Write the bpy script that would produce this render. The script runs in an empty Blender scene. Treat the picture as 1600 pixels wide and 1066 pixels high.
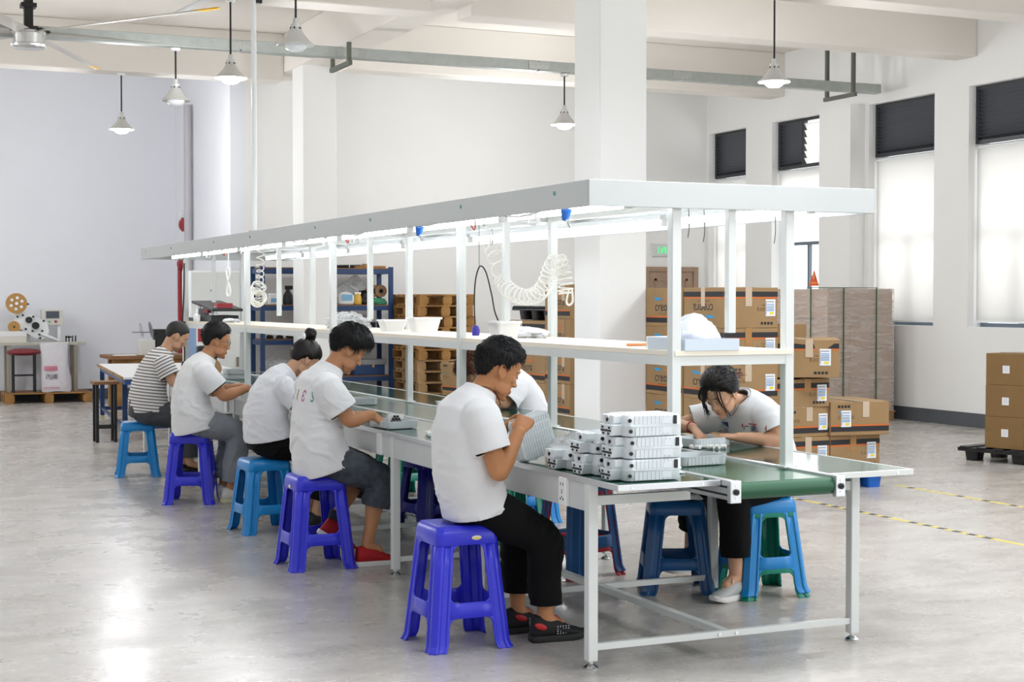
import bpy, bmesh, math, random
import numpy as np
from mathutils import Vector, Matrix, Quaternion
from mathutils.bvhtree import BVHTree
random.seed(7)
rng = np.random.default_rng(11)
PI = math.pi
C = bpy.context.scene.collection
V = Vector

# ------------------------------------------------------------------ materials
def lin(h):
    if isinstance(h, str):
        h = h.lstrip('#')
        c = [int(h[i:i+2], 16)/255 for i in (0, 2, 4)]
        return tuple(x/12.92 if x <= .04045 else ((x+.055)/1.055)**2.4 for x in c) + (1.0,)
    return tuple(h)[:3] + (1.0,)

def mat(name, col, rough=.5, metal=0., spec=.5, var=0., vscale=6., bump=0., bscale=60., coat=0.,
        trans=0., alpha=1., emit=None, estr=0., col2=None, rvar=0., sheen=0., sss=0., attr=None, stretch=None):
    m = bpy.data.materials.new(name); m.use_nodes = True
    nt = m.node_tree; N = nt.nodes; L = nt.links
    b = N['Principled BSDF']
    c = lin(col)
    b.inputs['Base Color'].default_value = c
    b.inputs['Roughness'].default_value = rough
    b.inputs['Metallic'].default_value = metal
    b.inputs['Specular IOR Level'].default_value = spec
    b.inputs['Coat Weight'].default_value = coat
    b.inputs['Coat Roughness'].default_value = .1
    b.inputs['Transmission Weight'].default_value = trans
    b.inputs['Alpha'].default_value = alpha
    if sheen: b.inputs['Sheen Weight'].default_value = sheen
    if sss:
        b.inputs['Subsurface Weight'].default_value = sss
        b.inputs['Subsurface Radius'].default_value = (.012, .005, .003)
        b.inputs['Subsurface Scale'].default_value = 1.0
    if emit is not None:
        b.inputs['Emission Color'].default_value = lin(emit); b.inputs['Emission Strength'].default_value = estr
    src = None
    if var or bump or rvar or attr:
        tc = N.new('ShaderNodeTexCoord'); src = tc.outputs['Object']
        if stretch:
            mp = N.new('ShaderNodeMapping'); mp.inputs['Scale'].default_value = stretch
            L.new(src, mp.inputs['Vector']); src = mp.outputs['Vector']
    last = None
    if var:
        n = N.new('ShaderNodeTexNoise'); n.inputs['Scale'].default_value = vscale; n.inputs['Detail'].default_value = 6
        L.new(src, n.inputs['Vector'])
        r = N.new('ShaderNodeValToRGB')
        d = lin(col2) if col2 else tuple(x*(1-var) for x in c[:3]) + (1,)
        r.color_ramp.elements[0].position = .3; r.color_ramp.elements[1].position = .7
        r.color_ramp.elements[0].color = d; r.color_ramp.elements[1].color = c
        L.new(n.outputs['Fac'], r.inputs['Fac']); last = r.outputs['Color']
        if rvar:
            mr = N.new('ShaderNodeMapRange')
            mr.inputs['To Min'].default_value = max(0, rough-rvar); mr.inputs['To Max'].default_value = rough+rvar
            L.new(n.outputs['Fac'], mr.inputs['Value']); L.new(mr.outputs['Result'], b.inputs['Roughness'])
    if attr:
        at = N.new('ShaderNodeAttribute'); at.attribute_name = attr[0]
        mx = N.new('ShaderNodeMix'); mx.data_type = 'RGBA'
        if last: L.new(last, mx.inputs[6])
        else: mx.inputs[6].default_value = c
        mx.inputs[7].default_value = lin(attr[1])
        L.new(at.outputs['Fac'], mx.inputs[0]); last = mx.outputs[2]
    if last: L.new(last, b.inputs['Base Color'])
    if bump:
        n2 = N.new('ShaderNodeTexNoise'); n2.inputs['Scale'].default_value = bscale; n2.inputs['Detail'].default_value = 5
        L.new(src, n2.inputs['Vector'])
        bp = N.new('ShaderNodeBump'); bp.inputs['Strength'].default_value = bump; bp.inputs['Distance'].default_value = .01
        L.new(n2.outputs['Fac'], bp.inputs['Height']); L.new(bp.outputs['Normal'], b.inputs['Normal'])
    return m

# ------------------------------------------------------------------ mesh helpers
def nbm(): return bmesh.new()

def xf(vs, M):
    if M is not None:
        for v in vs: v.co = M @ v.co

def add_box(bm, x0, x1, y0, y1, z0, z1, M=None, mi=0):
    co = [(x0,y0,z0),(x1,y0,z0),(x1,y1,z0),(x0,y1,z0),(x0,y0,z1),(x1,y0,z1),(x1,y1,z1),(x0,y1,z1)]
    v = [bm.verts.new(c) for c in co]
    fs = [bm.faces.new([v[i] for i in f]) for f in ((0,3,2,1),(4,5,6,7),(0,1,5,4),(1,2,6,5),(2,3,7,6),(3,0,4,7))]
    for f in fs: f.material_index = mi
    xf(v, M); return v

def box(x0, x1, y0, y1, z0, z1, M=None):
    bm = nbm(); add_box(bm, x0, x1, y0, y1, z0, z1, M); return bm

def rings(bm, rs, cap=True, closed=False, mi=0):
    """loft a list of rings of points"""
    R = [[bm.verts.new(p) for p in r] for r in rs]
    n = len(R[0]); fs = []
    m = len(R)
    for i in range(m if closed else m-1):
        a, b = R[i], R[(i+1) % m]
        for j in range(n):
            fs.append(bm.faces.new((a[j], a[(j+1) % n], b[(j+1) % n], b[j])))
    if cap and not closed:
        fs.append(bm.faces.new(list(reversed(R[0])))); fs.append(bm.faces.new(R[-1]))
    for f in fs: f.material_index = mi
    return R

def frames(pts, closed=False):
    pts = [V(p) for p in pts]; n = len(pts); T = []
    for i in range(n):
        a = pts[(i-1) % n] if (closed or i > 0) else pts[i]
        b = pts[(i+1) % n] if (closed or i < n-1) else pts[i]
        d = (b-a)
        T.append(d.normalized() if d.length > 1e-9 else V((0,0,1)))
    ref = V((0,0,1)) if abs(T[0].z) < .9 else V((1,0,0))
    u = T[0].cross(ref).normalized(); out = []
    for i in range(n):
        u = (u - T[i]*u.dot(T[i]))
        u = u.normalized() if u.length > 1e-6 else T[i].orthogonal().normalized()
        out.append((pts[i], T[i], u, T[i].cross(u)))
    return out

def add_tube(bm, pts, r, n=8, closed=False, cap=True, mi=0, flat=1.0):
    fr = frames(pts, closed); rs = []
    for i, (p, t, u, w) in enumerate(fr):
        rr = r[i] if hasattr(r, '__len__') else r
        rs.append([p + u*(rr*math.cos(2*PI*k/n)) + w*(rr*flat*math.sin(2*PI*k/n)) for k in range(n)])
    rings(bm, rs, cap, closed, mi)

def tube(pts, r, n=8, closed=False, flat=1.0):
    bm = nbm(); add_tube(bm, pts, r, n, closed, flat=flat); return bm

def add_lathe(bm, prof, n=24, M=None, mi=0, cap=True):
    rs = [[V((r*math.cos(2*PI*k/n), r*math.sin(2*PI*k/n), z)) for k in range(n)] for r, z in prof]
    if M is not None: rs = [[M @ p for p in r] for r in rs]
    rings(bm, rs, cap, False, mi)

def lathe(prof, n=24, M=None):
    bm = nbm(); add_lathe(bm, prof, n, M); return bm

def add_cyl(bm, a, b, r, n=12, mi=0): add_tube(bm, [a, b], r, n, mi=mi)

def add_ell(bm, c, r, M=None, seg=20, rg=12):
    c = V(c); rs = []
    vs = []
    top = V((0,0,r[2])); bot = V((0,0,-r[2]))
    R = Matrix.Identity(3) if M is None else M
    t = bm.verts.new(c + R @ top); b = bm.verts.new(c + R @ bot)
    prev = None; first = None
    for i in range(1, rg):
        a = PI*i/rg
        ring = [bm.verts.new(c + R @ V((r[0]*math.sin(a)*math.cos(2*PI*k/seg), r[1]*math.sin(a)*math.sin(2*PI*k/seg), r[2]*math.cos(a)))) for k in range(seg)]
        if prev is None:
            for k in range(seg): bm.faces.new((t, ring[k], ring[(k+1) % seg]))
        else:
            for k in range(seg): bm.faces.new((prev[k], ring[k], ring[(k+1) % seg], prev[(k+1) % seg]))
        prev = ring
    for k in range(seg): bm.faces.new((b, prev[(k+1) % seg], prev[k]))

def add_prism(bm, poly, d0, d1, M=None, mi=0):
    """poly of 2D (x, z) points extruded along y from d0 to d1"""
    a = [bm.verts.new((p[0], d0, p[1])) for p in poly]; b = [bm.verts.new((p[0], d1, p[1])) for p in poly]
    n = len(poly); fs = [bm.faces.new(a), bm.faces.new(list(reversed(b)))]
    for i in range(n): fs.append(bm.faces.new((a[i], b[i], b[(i+1) % n], a[(i+1) % n])))
    for f in fs: f.material_index = mi
    xf(a+b, M)

def rrect(w, h, r, n=5):
    """rounded rectangle outline centred on 0"""
    out = []
    for cx, cy, a0 in ((w/2-r, h/2-r, 0), (-w/2+r, h/2-r, 90), (-w/2+r, -h/2+r, 180), (w/2-r, -h/2+r, 270)):
        for k in range(n+1):
            a = math.radians(a0 + 90*k/n); out.append((cx + r*math.cos(a), cy + r*math.sin(a)))
    return out

MW = {}
def obj(name, bm, m, parent=None, smooth=None, bev=0., world=True, seg=2, fixn=True):
    """link one mesh object; verts given in world space unless world is False"""
    if isinstance(bm, bpy.types.Mesh): me = bm
    else:
        if fixn: bmesh.ops.recalc_face_normals(bm, faces=bm.faces[:])
        me = bpy.data.meshes.new(name); bm.to_mesh(me); bm.free()
    if m is not None and len(me.materials) == 0:
        for k in (m if isinstance(m, (list, tuple)) else [m]): me.materials.append(k)
    o = bpy.data.objects.new(name, me); C.objects.link(o)
    PM = MW[parent.name] if parent else Matrix.Identity(4)
    if parent:
        o.parent = parent
        if world: me.transform(PM.inverted())
    MW[o.name] = PM.copy()
    if smooth is not None:
        me.polygons.foreach_set('use_smooth', [True]*len(me.polygons))
        if smooth < 180: me.set_sharp_from_angle(angle=math.radians(smooth))
    if bev:
        b = o.modifiers.new('bevel', 'BEVEL'); b.width = bev; b.segments = seg; b.limit_method = 'ANGLE'; b.angle_limit = math.radians(40)
    return o

def tag(o, label=None, cat=None, group=None, kind=None):
    if label: o['label'] = label
    if cat: o['category'] = cat
    if group: o['group'] = group
    if kind: o['kind'] = kind
    return o

def thing(name, loc, rz=0., label=None, cat=None, group=None, rot=None):
    o = bpy.data.objects.new(name, None); C.objects.link(o)
    o.empty_display_size = .1
    o.location = loc
    o.rotation_euler = rot if rot is not None else (0, 0, rz)
    M = Matrix.Translation(loc) @ (Matrix.Rotation(rz, 4, 'Z') if rot is None else o.rotation_euler.to_matrix().to_4x4())
    MW[o.name] = M
    return tag(o, label, cat, group)

def struct(name, bm, m, parent=None, **k):
    o = obj(name, bm, m, parent, **k)
    if parent is None: o['kind'] = 'structure'
    return o

KIDS = None
def dup(o, loc=None, rz=None, label=None, group=None, parent=None, rot=None):
    c = o.copy(); C.objects.link(c)
    if parent is not None: c.parent = parent
    if loc is not None: c.location = loc
    if rz is not None: c.rotation_euler = (0, 0, rz)
    if rot is not None: c.rotation_euler = rot
    if label: c['label'] = label
    if group: c['group'] = group
    M = Matrix.Translation(c.location) @ c.rotation_euler.to_matrix().to_4x4()
    MW[c.name] = M if parent is None else MW[parent.name]
    for ch in list(o.children): dup(ch, parent=c)
    return c

_txt = {}
def text_verts(s, size=1., bold=0., depth=.0008):
    """builds lettering as a mesh in the xz plane facing -y, centred"""
    k = (s, bold)
    if k not in _txt:
        cu = bpy.data.curves.new('t', 'FONT'); cu.body = s; cu.align_x = 'CENTER'; cu.align_y = 'CENTER'
        cu.offset = bold; cu.extrude = 0.0; cu.resolution_u = 3
        o = bpy.data.objects.new('t', cu); C.objects.link(o)
        dg = bpy.context.evaluated_depsgraph_get(); dg.update()
        me = bpy.data.meshes.new_from_object(o.evaluated_get(dg))
        co = np.array([v.co[:] for v in me.vertices]); fs = [tuple(p.vertices) for p in me.polygons]
        bpy.data.objects.remove(o); bpy.data.curves.remove(cu); bpy.data.meshes.remove(me)
        if len(co): co[:, :2] -= (co[:, :2].max(0)+co[:, :2].min(0))/2
        _txt[k] = (co, fs)
    return _txt[k]

def add_text(bm, s, size, M, mi=0, bold=0., sx=1.):
    """lettering in local x (right) / z (up), facing local -y, moved by M"""
    co, fs = text_verts(s, 1., bold)
    vs = [bm.verts.new(M @ V((c[0]*size*sx, 0, c[1]*size))) for c in co]
    for f in fs:
        try:
            q = bm.faces.new([vs[i] for i in f]); q.material_index = mi
        except ValueError: pass

def T(x, y, z): return Matrix.Translation((x, y, z))
def RZ(a): return Matrix.Rotation(math.radians(a), 4, 'Z')
def RX(a): return Matrix.Rotation(math.radians(a), 4, 'X')
def RY(a): return Matrix.Rotation(math.radians(a), 4, 'Y')

def bez(pts, n=8):
    """catmull-rom through points"""
    P = [V(p) for p in pts]; out = []
    for i in range(len(P)-1):
        p0 = P[max(i-1, 0)]; p1 = P[i]; p2 = P[i+1]; p3 = P[min(i+2, len(P)-1)]
        for k in range(n):
            t = k/n
            out.append(.5*((2*p1)+(p2-p0)*t+(2*p0-5*p1+4*p2-p3)*t*t+(3*p1-p0-3*p2+p3)*t**3))
    out.append(P[-1]); return out

# value noise in numpy
def vnoise(p, seed=0):
    p = np.asarray(p, float); i = np.floor(p).astype(np.int64); f = p-i; f = f*f*(3-2*f)
    def h(a):
        n = a[:, 0]*374761393 + a[:, 1]*668265263 + a[:, 2]*2147483647 + seed*1274126177
        n = (n ^ (n >> 13))*1274126177; n = n & 0x7fffffff; n = (n ^ (n >> 16)) & 0xffff
        return n/65535.
    out = 0
    for dx in (0, 1):
        for dy in (0, 1):
            for dz in (0, 1):
                w = (f[:, 0] if dx else 1-f[:, 0])*(f[:, 1] if dy else 1-f[:, 1])*(f[:, 2] if dz else 1-f[:, 2])
                out = out + w*h(i+np.array((dx, dy, dz)))
    return out*2-1
WORLD, LAMP, EXPO, SKYX = .5, 150., .34, 2.5
# ------------------------------------------------------------------ palette
M_wall = mat('wall_paint', '#efefed', .75, var=.02, vscale=1.5, bump=.05, bscale=40)
M_wall_bluelit = mat('wall_paint_bluelit', '#eaecf2', .75, var=.02, vscale=1.5, bump=.05, bscale=40)  # same wall paint with the bluish light on the left walls put into its colour
M_ceil = mat('ceiling_paint', '#e9e4dd', .85, var=.04, vscale=1.2)
M_skirt = mat('grey_skirting_paint', '#565a60', .5, var=.1, vscale=5)
M_galv = mat('galvanised_steel', '#b3b8b4', .5, metal=.55, var=.14, vscale=14, rvar=.12)
M_olive = mat('painted_bracket', '#5d6156', .6)
M_powder = mat('light_grey_powder_coat', '#dcdfdc', .38, var=.03, vscale=8, coat=.1)
M_apron = mat('grey_sheet_panel', '#cfd1d1', .4, var=.07, vscale=5)
M_fascia = mat('grey_fascia_panel', '#c6cac9', .45, var=.03, vscale=3)
M_alu = mat('brushed_aluminium', '#d4d6d8', .32, metal=.75, var=.06, vscale=20)
M_chrome = mat('chrome', '#dfe2e6', .12, metal=1.)
M_white_plastic = mat('white_plastic', '#f0f0ef', .35)
M_black = mat('black_plastic', '#17181a', .45)
M_blackm = mat('black_painted_metal', '#141518', .4)
M_dark_glass = mat('louvre_black', '#22252a', .35, spec=.6)
M_slat = mat('louvre_slat', '#43464b', .4)
M_white_metal = mat('white_frame', '#eceff0', .4)
M_frame_grey = mat('window_frame_grey', '#6d7885', .4)
M_red = mat('red_paint', '#a3242b', .4, var=.15, vscale=20)
M_yellow = mat('yellow_paint', '#f0bd12', .5)
M_blue_plug = mat('blue_plastic', '#2f74d6', .35)
M_lit = mat('lamp_diffuser_lit', '#ffffff', .4, emit='#f4f8ff', estr=22.)
M_tube = mat('fluorescent_tube', '#ffffff', .4, emit='#f3f8ff', estr=15.)
M_shade = mat('lamp_shade_grey', '#cfcecb', .35, metal=.25)
M_lens = mat('lamp_lens_off', '#dfe1e2', .25)
M_bed = mat('green_table_sheet', '#1e4d3d', .07, spec=.62, var=.12, vscale=3, bump=.012, bscale=25)
M_belt = mat('green_conveyor_belt', '#155a3a', .16, spec=.6, var=.12, vscale=2, bump=.015, bscale=18)
M_belt_edge = mat('green_belt_roller', '#08502f', .38, spec=.5, var=.08, vscale=6)
M_ply = mat('pale_board', '#f1e7d6', .5, var=.05, vscale=6, stretch=(1, .15, 1))
M_wood = mat('pallet_pine', '#b58649', .75, var=.45, vscale=3.5, col2='#7a5428', bump=.2, bscale=40)
M_wood_pale = mat('pallet_pine_pale', '#b39168', .75, var=.35, vscale=3.5, col2='#84663f', bump=.2, bscale=40)
M_wood_dark = mat('bench_wood', '#8d6440', .6, var=.3, vscale=5, bump=.1)
M_door = mat('door_brown', '#a58a74', .5, var=.1, vscale=3, stretch=(4, 4, .5))
M_navy = mat('navy_blue_rack_paint', '#21406f', .4, var=.1, vscale=6)
M_tabblue = mat('blue_bench_paint', '#2c548f', .4, var=.1, vscale=6)
M_board_white = mat('white_laminate', '#e6e6e6', .35)

# floor: polished concrete
def floor_material():
    m = bpy.data.materials.new('polished_concrete'); m.use_nodes = True
    nt = m.node_tree; N = nt.nodes; L = nt.links; b = N['Principled BSDF']
    tc = N.new('ShaderNodeTexCoord')
    def noise(scale, det, rough=.55, st=None):
        n = N.new('ShaderNodeTexNoise'); n.inputs['Scale'].default_value = scale; n.inputs['Detail'].default_value = det
        n.inputs['Roughness'].default_value = rough
        s = tc.outputs['Object']
        if st:
            mp = N.new('ShaderNodeMapping'); mp.inputs['Scale'].default_value = st; mp.inputs['Rotation'].default_value = (0, 0, .4)
            L.new(s, mp.inputs['Vector']); s = mp.outputs['Vector']
        L.new(s, n.inputs['Vector']); return n.outputs['Fac']
    def ramp(f, stops):
        r = N.new('ShaderNodeValToRGB'); e = r.color_ramp.elements
        e[0].position, e[0].color = stops[0][0], lin(stops[0][1]); e[1].position, e[1].color = stops[-1][0], lin(stops[-1][1])
        for p, c in stops[1:-1]:
            q = e.new(p); q.color = lin(c)
        L.new(f, r.inputs['Fac']); return r.outputs['Color']
    def mix(a, c, f, mode='MIX'):
        x = N.new('ShaderNodeMix'); x.data_type = 'RGBA'; x.blend_type = mode
        if isinstance(f, float): x.inputs[0].default_value = f
        else: L.new(f, x.inputs[0])
        L.new(a, x.inputs[6]); L.new(c, x.inputs[7]); return x.outputs[2]
    big = ramp(noise(.55, 5), [(.3, '#9d9892'), (.5, '#b3aea8'), (.72, '#c2bdb8')])
    swirl = ramp(noise(2.2, 8, .65, (1, 2.2, 1)), [(.35, '#8b867f'), (.5, '#b2ada7'), (.66, '#cdc8c2')])
    fine = ramp(noise(26, 8, .7), [(.3, '#8a857f'), (.5, '#b4afa9'), (.7, '#d2cdc8')])
    c = mix(mix(big, swirl, .5), fine, .28)
    L.new(c, b.inputs['Base Color'])
    mr = N.new('ShaderNodeMapRange'); mr.inputs['From Min'].default_value = .3; mr.inputs['From Max'].default_value = .7
    mr.inputs['To Min'].default_value = .17; mr.inputs['To Max'].default_value = .38
    L.new(noise(1.7, 7, .65), mr.inputs['Value']); L.new(mr.outputs['Result'], b.inputs['Roughness'])
    b.inputs['Specular IOR Level'].default_value = .5
    bp = N.new('ShaderNodeBump'); bp.inputs['Strength'].default_value = .06; bp.inputs['Distance'].default_value = .01
    L.new(noise(5, 6), bp.inputs['Height']); L.new(bp.outputs['Normal'], b.inputs['Normal'])
    return m
M_floor = floor_material()

M_blind = bpy.data.materials.new('roller_blind_fabric'); M_blind.use_nodes = True
_n = M_blind.node_tree; _b = _n.nodes['Principled BSDF']
_t = _n.nodes.new('ShaderNodeBsdfTranslucent'); _d = _n.nodes.new('ShaderNodeBsdfDiffuse'); _mx = _n.nodes.new('ShaderNodeMixShader')
_t.inputs['Color'].default_value = (.93, .915, .89, 1); _d.inputs['Color'].default_value = (.9, .9, .88, 1); _mx.inputs[0].default_value = .35
_n.links.new(_t.outputs[0], _mx.inputs[1]); _n.links.new(_d.outputs[0], _mx.inputs[2]); _n.links.new(_mx.outputs[0], _n.nodes['Material Output'].inputs[0])
_n.nodes.remove(_b)
M_glass = bpy.data.materials.new('window_glass'); M_glass.use_nodes = True
_n = M_glass.node_tree; _b = _n.nodes['Principled BSDF']
_t = _n.nodes.new('ShaderNodeBsdfTransparent'); _g = _n.nodes.new('ShaderNodeBsdfGlossy'); _mx = _n.nodes.new('ShaderNodeMixShader')
_g.inputs['Roughness'].default_value = .05; _mx.inputs[0].default_value = .06
_n.links.new(_t.outputs[0], _mx.inputs[1]); _n.links.new(_g.outputs[0], _mx.inputs[2]); _n.links.new(_mx.outputs[0], _n.nodes['Material Output'].inputs[0])
_n.nodes.remove(_b)

# ------------------------------------------------------------------ the hall
YB, YL, XW, ZC = 19.55, 22.9, 11.9, 4.75      # back wall, far left wall, window wall, ceiling
JZ = 4.165                                    # joist undersides
struct('floor', box(-9, 12.3, -3, 23.2, -.1, 0), M_floor)
struct('ceiling', box(-4, 12.3, 9, 23.2, ZC, ZC+.15), M_ceil)
struct('wall_left', box(-4, 4.84, YL, YL+.2, 0, ZC), M_wall_bluelit)
struct('wall_return', box(4.84, 5.04, YB, YL, 0, ZC), M_wall_bluelit)
struct('wall_back', box(5.04, 12.2, YB, YB+.2, 0, ZC), M_wall)
struct('baseboard_left', box(-4, 4.825, YL-.015, YL, 0, .15), M_skirt)
struct('baseboard_return', box(4.825, 4.84, YB, YL, 0, .15), M_skirt)
struct('baseboard_back', box(4.825, 11.9, YB-.015, YB, 0, .15), M_skirt)
# window wall: one mesh with four openings
WIN = [(2.7, 3.95), (4.7, 5.95), (6.7, 7.95), (8.7, 9.95), (10.7, 11.95), (12.65, 13.9), (14.49, 15.72), (16.70, 17.85), (18.5, 19.48)]
bm = nbm()
add_box(bm, XW, 12.2, 0, YB, 0, 1.13); add_box(bm, XW, 12.2, 0, YB, 3.85, ZC)
ys = [0] + [y for w in WIN for y in w] + [YB]
for i in range(0, len(ys), 2): add_box(bm, XW, 12.2, ys[i], ys[i+1], 1.13, 3.85)
struct('wall_right', bm, M_wall)
struct('baseboard_right', box(XW-.015, XW, 0, YB-.015, 0, .16), M_skirt)
struct('pilaster', box(11.68, XW, 15.8, 16.45, 0, 3.85), M_wall)
def beam(name, *a):
    return struct(name, box(*a), M_ceil, bev=.012)
beam('ceiling_beam', -4, 5.35, 18.85, 19.2, JZ, ZC)
beam('ceiling_beam', 5.75, XW, 17.55, 17.9, JZ, ZC)
beam('ceiling_beam', -4, 5.35, 13.77, 14.12, JZ, ZC)
beam('ceiling_beam', 5.75, XW, 13.77, 14.12, JZ, ZC)
beam('ceiling_beam', 5.75, XW, 11.6, 11.95, JZ, ZC)
beam('ceiling_beam', -4, 5.35, 11.6, 11.95, JZ, ZC)
struct('ceiling_girder', box(5.35, 5.75, 9, YB, 4.27, ZC), M_ceil, bev=.012)
struct('pillar', box(5.63, 6.05, 10.85, 11.30, 0, ZC), M_wall, bev=.01)
struct('pillar', box(5.38, 5.80, 18.12, 18.58, 0, ZC), M_wall, bev=.01)

# ------------------------------------------------------------------ windows
def window(k, y0, y1, blind_to, louvre='dark'):
    w = thing('window_%d' % k, (12.1, (y0+y1)/2, 1.13)); w['kind'] = 'structure'
    bm = nbm()                                     # frame of the lower sashes
    t = .045
    for a, b in ((y0, y0+t), (y1-t, y1)): add_box(bm, 12.09, 12.15, a, b, 1.13, 3.2)
    for z in (1.13, 2.17, 3.155): add_box(bm, 12.09, 12.15, y0+t, y1-t, z, z+t)
    add_box(bm, 12.095, 12.145, y0+(y1-y0)*.48, y0+(y1-y0)*.48+.04, 1.175, 2.17)
    obj('window_frame', bm, M_frame_grey, w)
    obj('pane', box(12.118, 12.122, y0+t, y1-t, 1.175, 3.155), M_glass, w)
    # upper louvre bank
    bm = nbm(); f = .04; mid = (y0+y1)/2
    fm = M_dark_glass
    for a, b in ((y0, y0+f), (y1-f, y1)): add_box(bm, 12.0, 12.07, a, b, 3.2, 3.85)
    add_box(bm, 12.0, 12.07, y0+f, y1-f, 3.2, 3.2+f); add_box(bm, 12.0, 12.07, y0+f, y1-f, 3.85-f, 3.85)
    if louvre == 'half': add_box(bm, 12.0, 12.07, mid-.02, mid+.02, 3.24, 3.81)
    obj('louvre_frame', bm, fm, w)
    bm = nbm()
    a0 = mid+.02 if louvre == 'half' else y0+f
    for i in range(13):
        z = 3.265+i*.044
        add_box(bm, -.028, .028, a0, y1-f, -.003, .003, T(12.035, 0, z) @ RY(38))
    obj('louvre_slats', bm, M_slat, w)
    if louvre == 'half':
        bm = nbm()
        for i in range(6):
            z = 3.28+i*.092
            add_box(bm, -.045, .045, y0+f, mid-.02, -.004, .004, T(12.035, 0, z) @ RY(60))
        obj('white_louvre_slats', bm, M_blind, w)
        obj('louvre_mullion', box(12.0, 12.05, y0+.12, y0+.15, 3.24, 3.81), M_white_metal, w)
    # roller blind
    b = nbm(); n = 14
    r = [[V((12.015+.004*math.sin(i*1.3), y0+.02+(y1-y0-.04)*i/n, z)) for i in range(n+1)] for z in (3.15, blind_to)]
    R = [[b.verts.new(p) for p in q] for q in r]
    for i in range(n): b.faces.new((R[0][i], R[0][i+1], R[1][i+1], R[1][i]))
    bl = obj('roller_blind', b, M_blind, w, smooth=180)
    sm = bl.modifiers.new('s', 'SOLIDIFY'); sm.thickness = .002
    b = nbm(); add_cyl(b, (12.03, y0+.01, 3.165), (12.03, y1-.01, 3.165), .022)
    obj('blind_roller', b, M_white_metal, bl)
    obj('blind_bottom_rail', box(12.005, 12.025, y0+.02, y1-.02, blind_to-.02, blind_to), M_white_metal, bl)
    tag(w, 'window with %s' % 'roller blind and black louvres above', 'window')
for k_ in range(6): window(9-k_, *WIN[k_], 1.2)
window(3, *WIN[6], 1.19); window(2, *WIN[7], 2.86, 'half'); window(1, *WIN[8], 1.2)
# warning sticker on the clear third window
s = thing('warning_sticker', (12.085, 17.12, 1.66), label='small orange triangular warning sticker on the clear window pane', cat='sticker')
M_orange = mat('orange_sticker', '#f0551c', .5); M_orange_l = mat('orange_light', '#ffb25a', .5)
bm = nbm(); add_prism(bm, [(-.11, 0), (.11, 0), (0, .22)], -.001, .001, T(12.085, 17.12, 1.62) @ RZ(90)); obj('sticker_sheet', bm, M_orange, s)
bm = nbm(); add_prism(bm, [(-.018, .09), (.018, .09), (.012, .17), (-.012, .17)], -.002, .0, T(12.083, 17.12, 1.62) @ RZ(-90))
for i in range(5): add_box(bm, 12.081, 12.083, 17.05+i*.03, 17.065+i*.03, 1.64, 1.675)
obj('warning_mark', bm, M_orange_l, s)

# door and exit sign on the back wall
d = thing('door_1', (11.29, YB, 0)); d['kind'] = 'structure'; tag(d, 'brown panelled door in the back wall under the exit sign', 'door')
obj('door_leaf', box(10.92, 11.66, YB-.03, YB, 0, 1.84), M_door, d, bev=.004)
bm = nbm(); add_box(bm, 10.85, 10.92, YB-.05, YB, 0, 1.91); add_box(bm, 11.66, 11.74, YB-.05, YB, 0, 1.91); add_box(bm, 10.92, 11.66, YB-.05, YB, 1.84, 1.91)
obj('door_frame', bm, M_door, d, bev=.005)
bm = nbm()
for z0, z1 in ((1.0, 1.74), (.15, .85)):
    add_box(bm, 11.02, 11.56, YB-.042, YB-.03, z0, z0+.03); add_box(bm, 11.02, 11.56, YB-.042, YB-.03, z1-.03, z1)
    add_box(bm, 11.02, 11.05, YB-.042, YB-.03, z0, z1); add_box(bm, 11.53, 11.56, YB-.042, YB-.03, z0, z1)
obj('panel_moulding', bm, M_door, d)
e = thing('exit_sign', (11.2, YB-.03, 2.06), label='small green and white emergency exit sign above the brown door', cat='sign')
bm = nbm(); add_box(bm, 10.98, 11.36, YB-.035, YB, 2.06, 2.24); obj('sign_box', bm, mat('exit_sign_grey', '#d5d8d5', .4), e, bev=.006)
M_exit = mat('exit_sign_green', '#7fd6a0', .5, emit='#58d890', estr=.5)
bm = nbm(); y = YB-.037
for a, b_, c, f in ((11.07, 11.09, 2.1, 2.2), (11.12, 11.15, 2.11, 2.18), (11.18, 11.21, 2.1, 2.2), (11.24, 11.255, 2.1, 2.19)): add_box(bm, a, b_, y-.002, y, c, f)
add_prism(bm, [(11.1, 2.1), (11.12, 2.1), (11.21, 2.2), (11.19, 2.2)], y-.002, y); add_prism(bm, [(11.14, 2.2), (11.16, 2.2), (11.25, 2.1), (11.23, 2.1)], y-.002, y)
obj('running_figure', bm, M_exit, e)

# ------------------------------------------------------------------ services under the ceiling
tr = thing('cable_trunking', (6, 15.4, 3.93), label='long galvanised steel cable trunking hung across the hall', cat='cable trunking')
bm = nbm()
for a, b in ((-2.5, .9), (.92, 3.9), (3.92, 5.02), (5.04, 7.2), (7.22, 9.0), (9.02, 11.79)):
    add_box(bm, a, b, 15.34, 15.46, 3.935, 4.045)
obj('trunking_body', bm, M_galv, tr, bev=.004)
bm = nbm()
for a in (.91, 3.91, 5.03, 7.21, 9.01): add_box(bm, a-.12, a+.12, 15.33, 15.34, 3.95, 4.03)
obj('joint_plate', bm, mat('galv_plate', '#c3c6c1', .4, metal=.6, var=.25, vscale=60), tr)
bm = nbm()
for a in (1.5, 4.4, 8.35, 10.0): add_box(bm, a-.3, a+.3, 15.36, 15.44, 3.928, 3.935)
obj('trunking_cover', bm, M_galv, tr)
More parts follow.
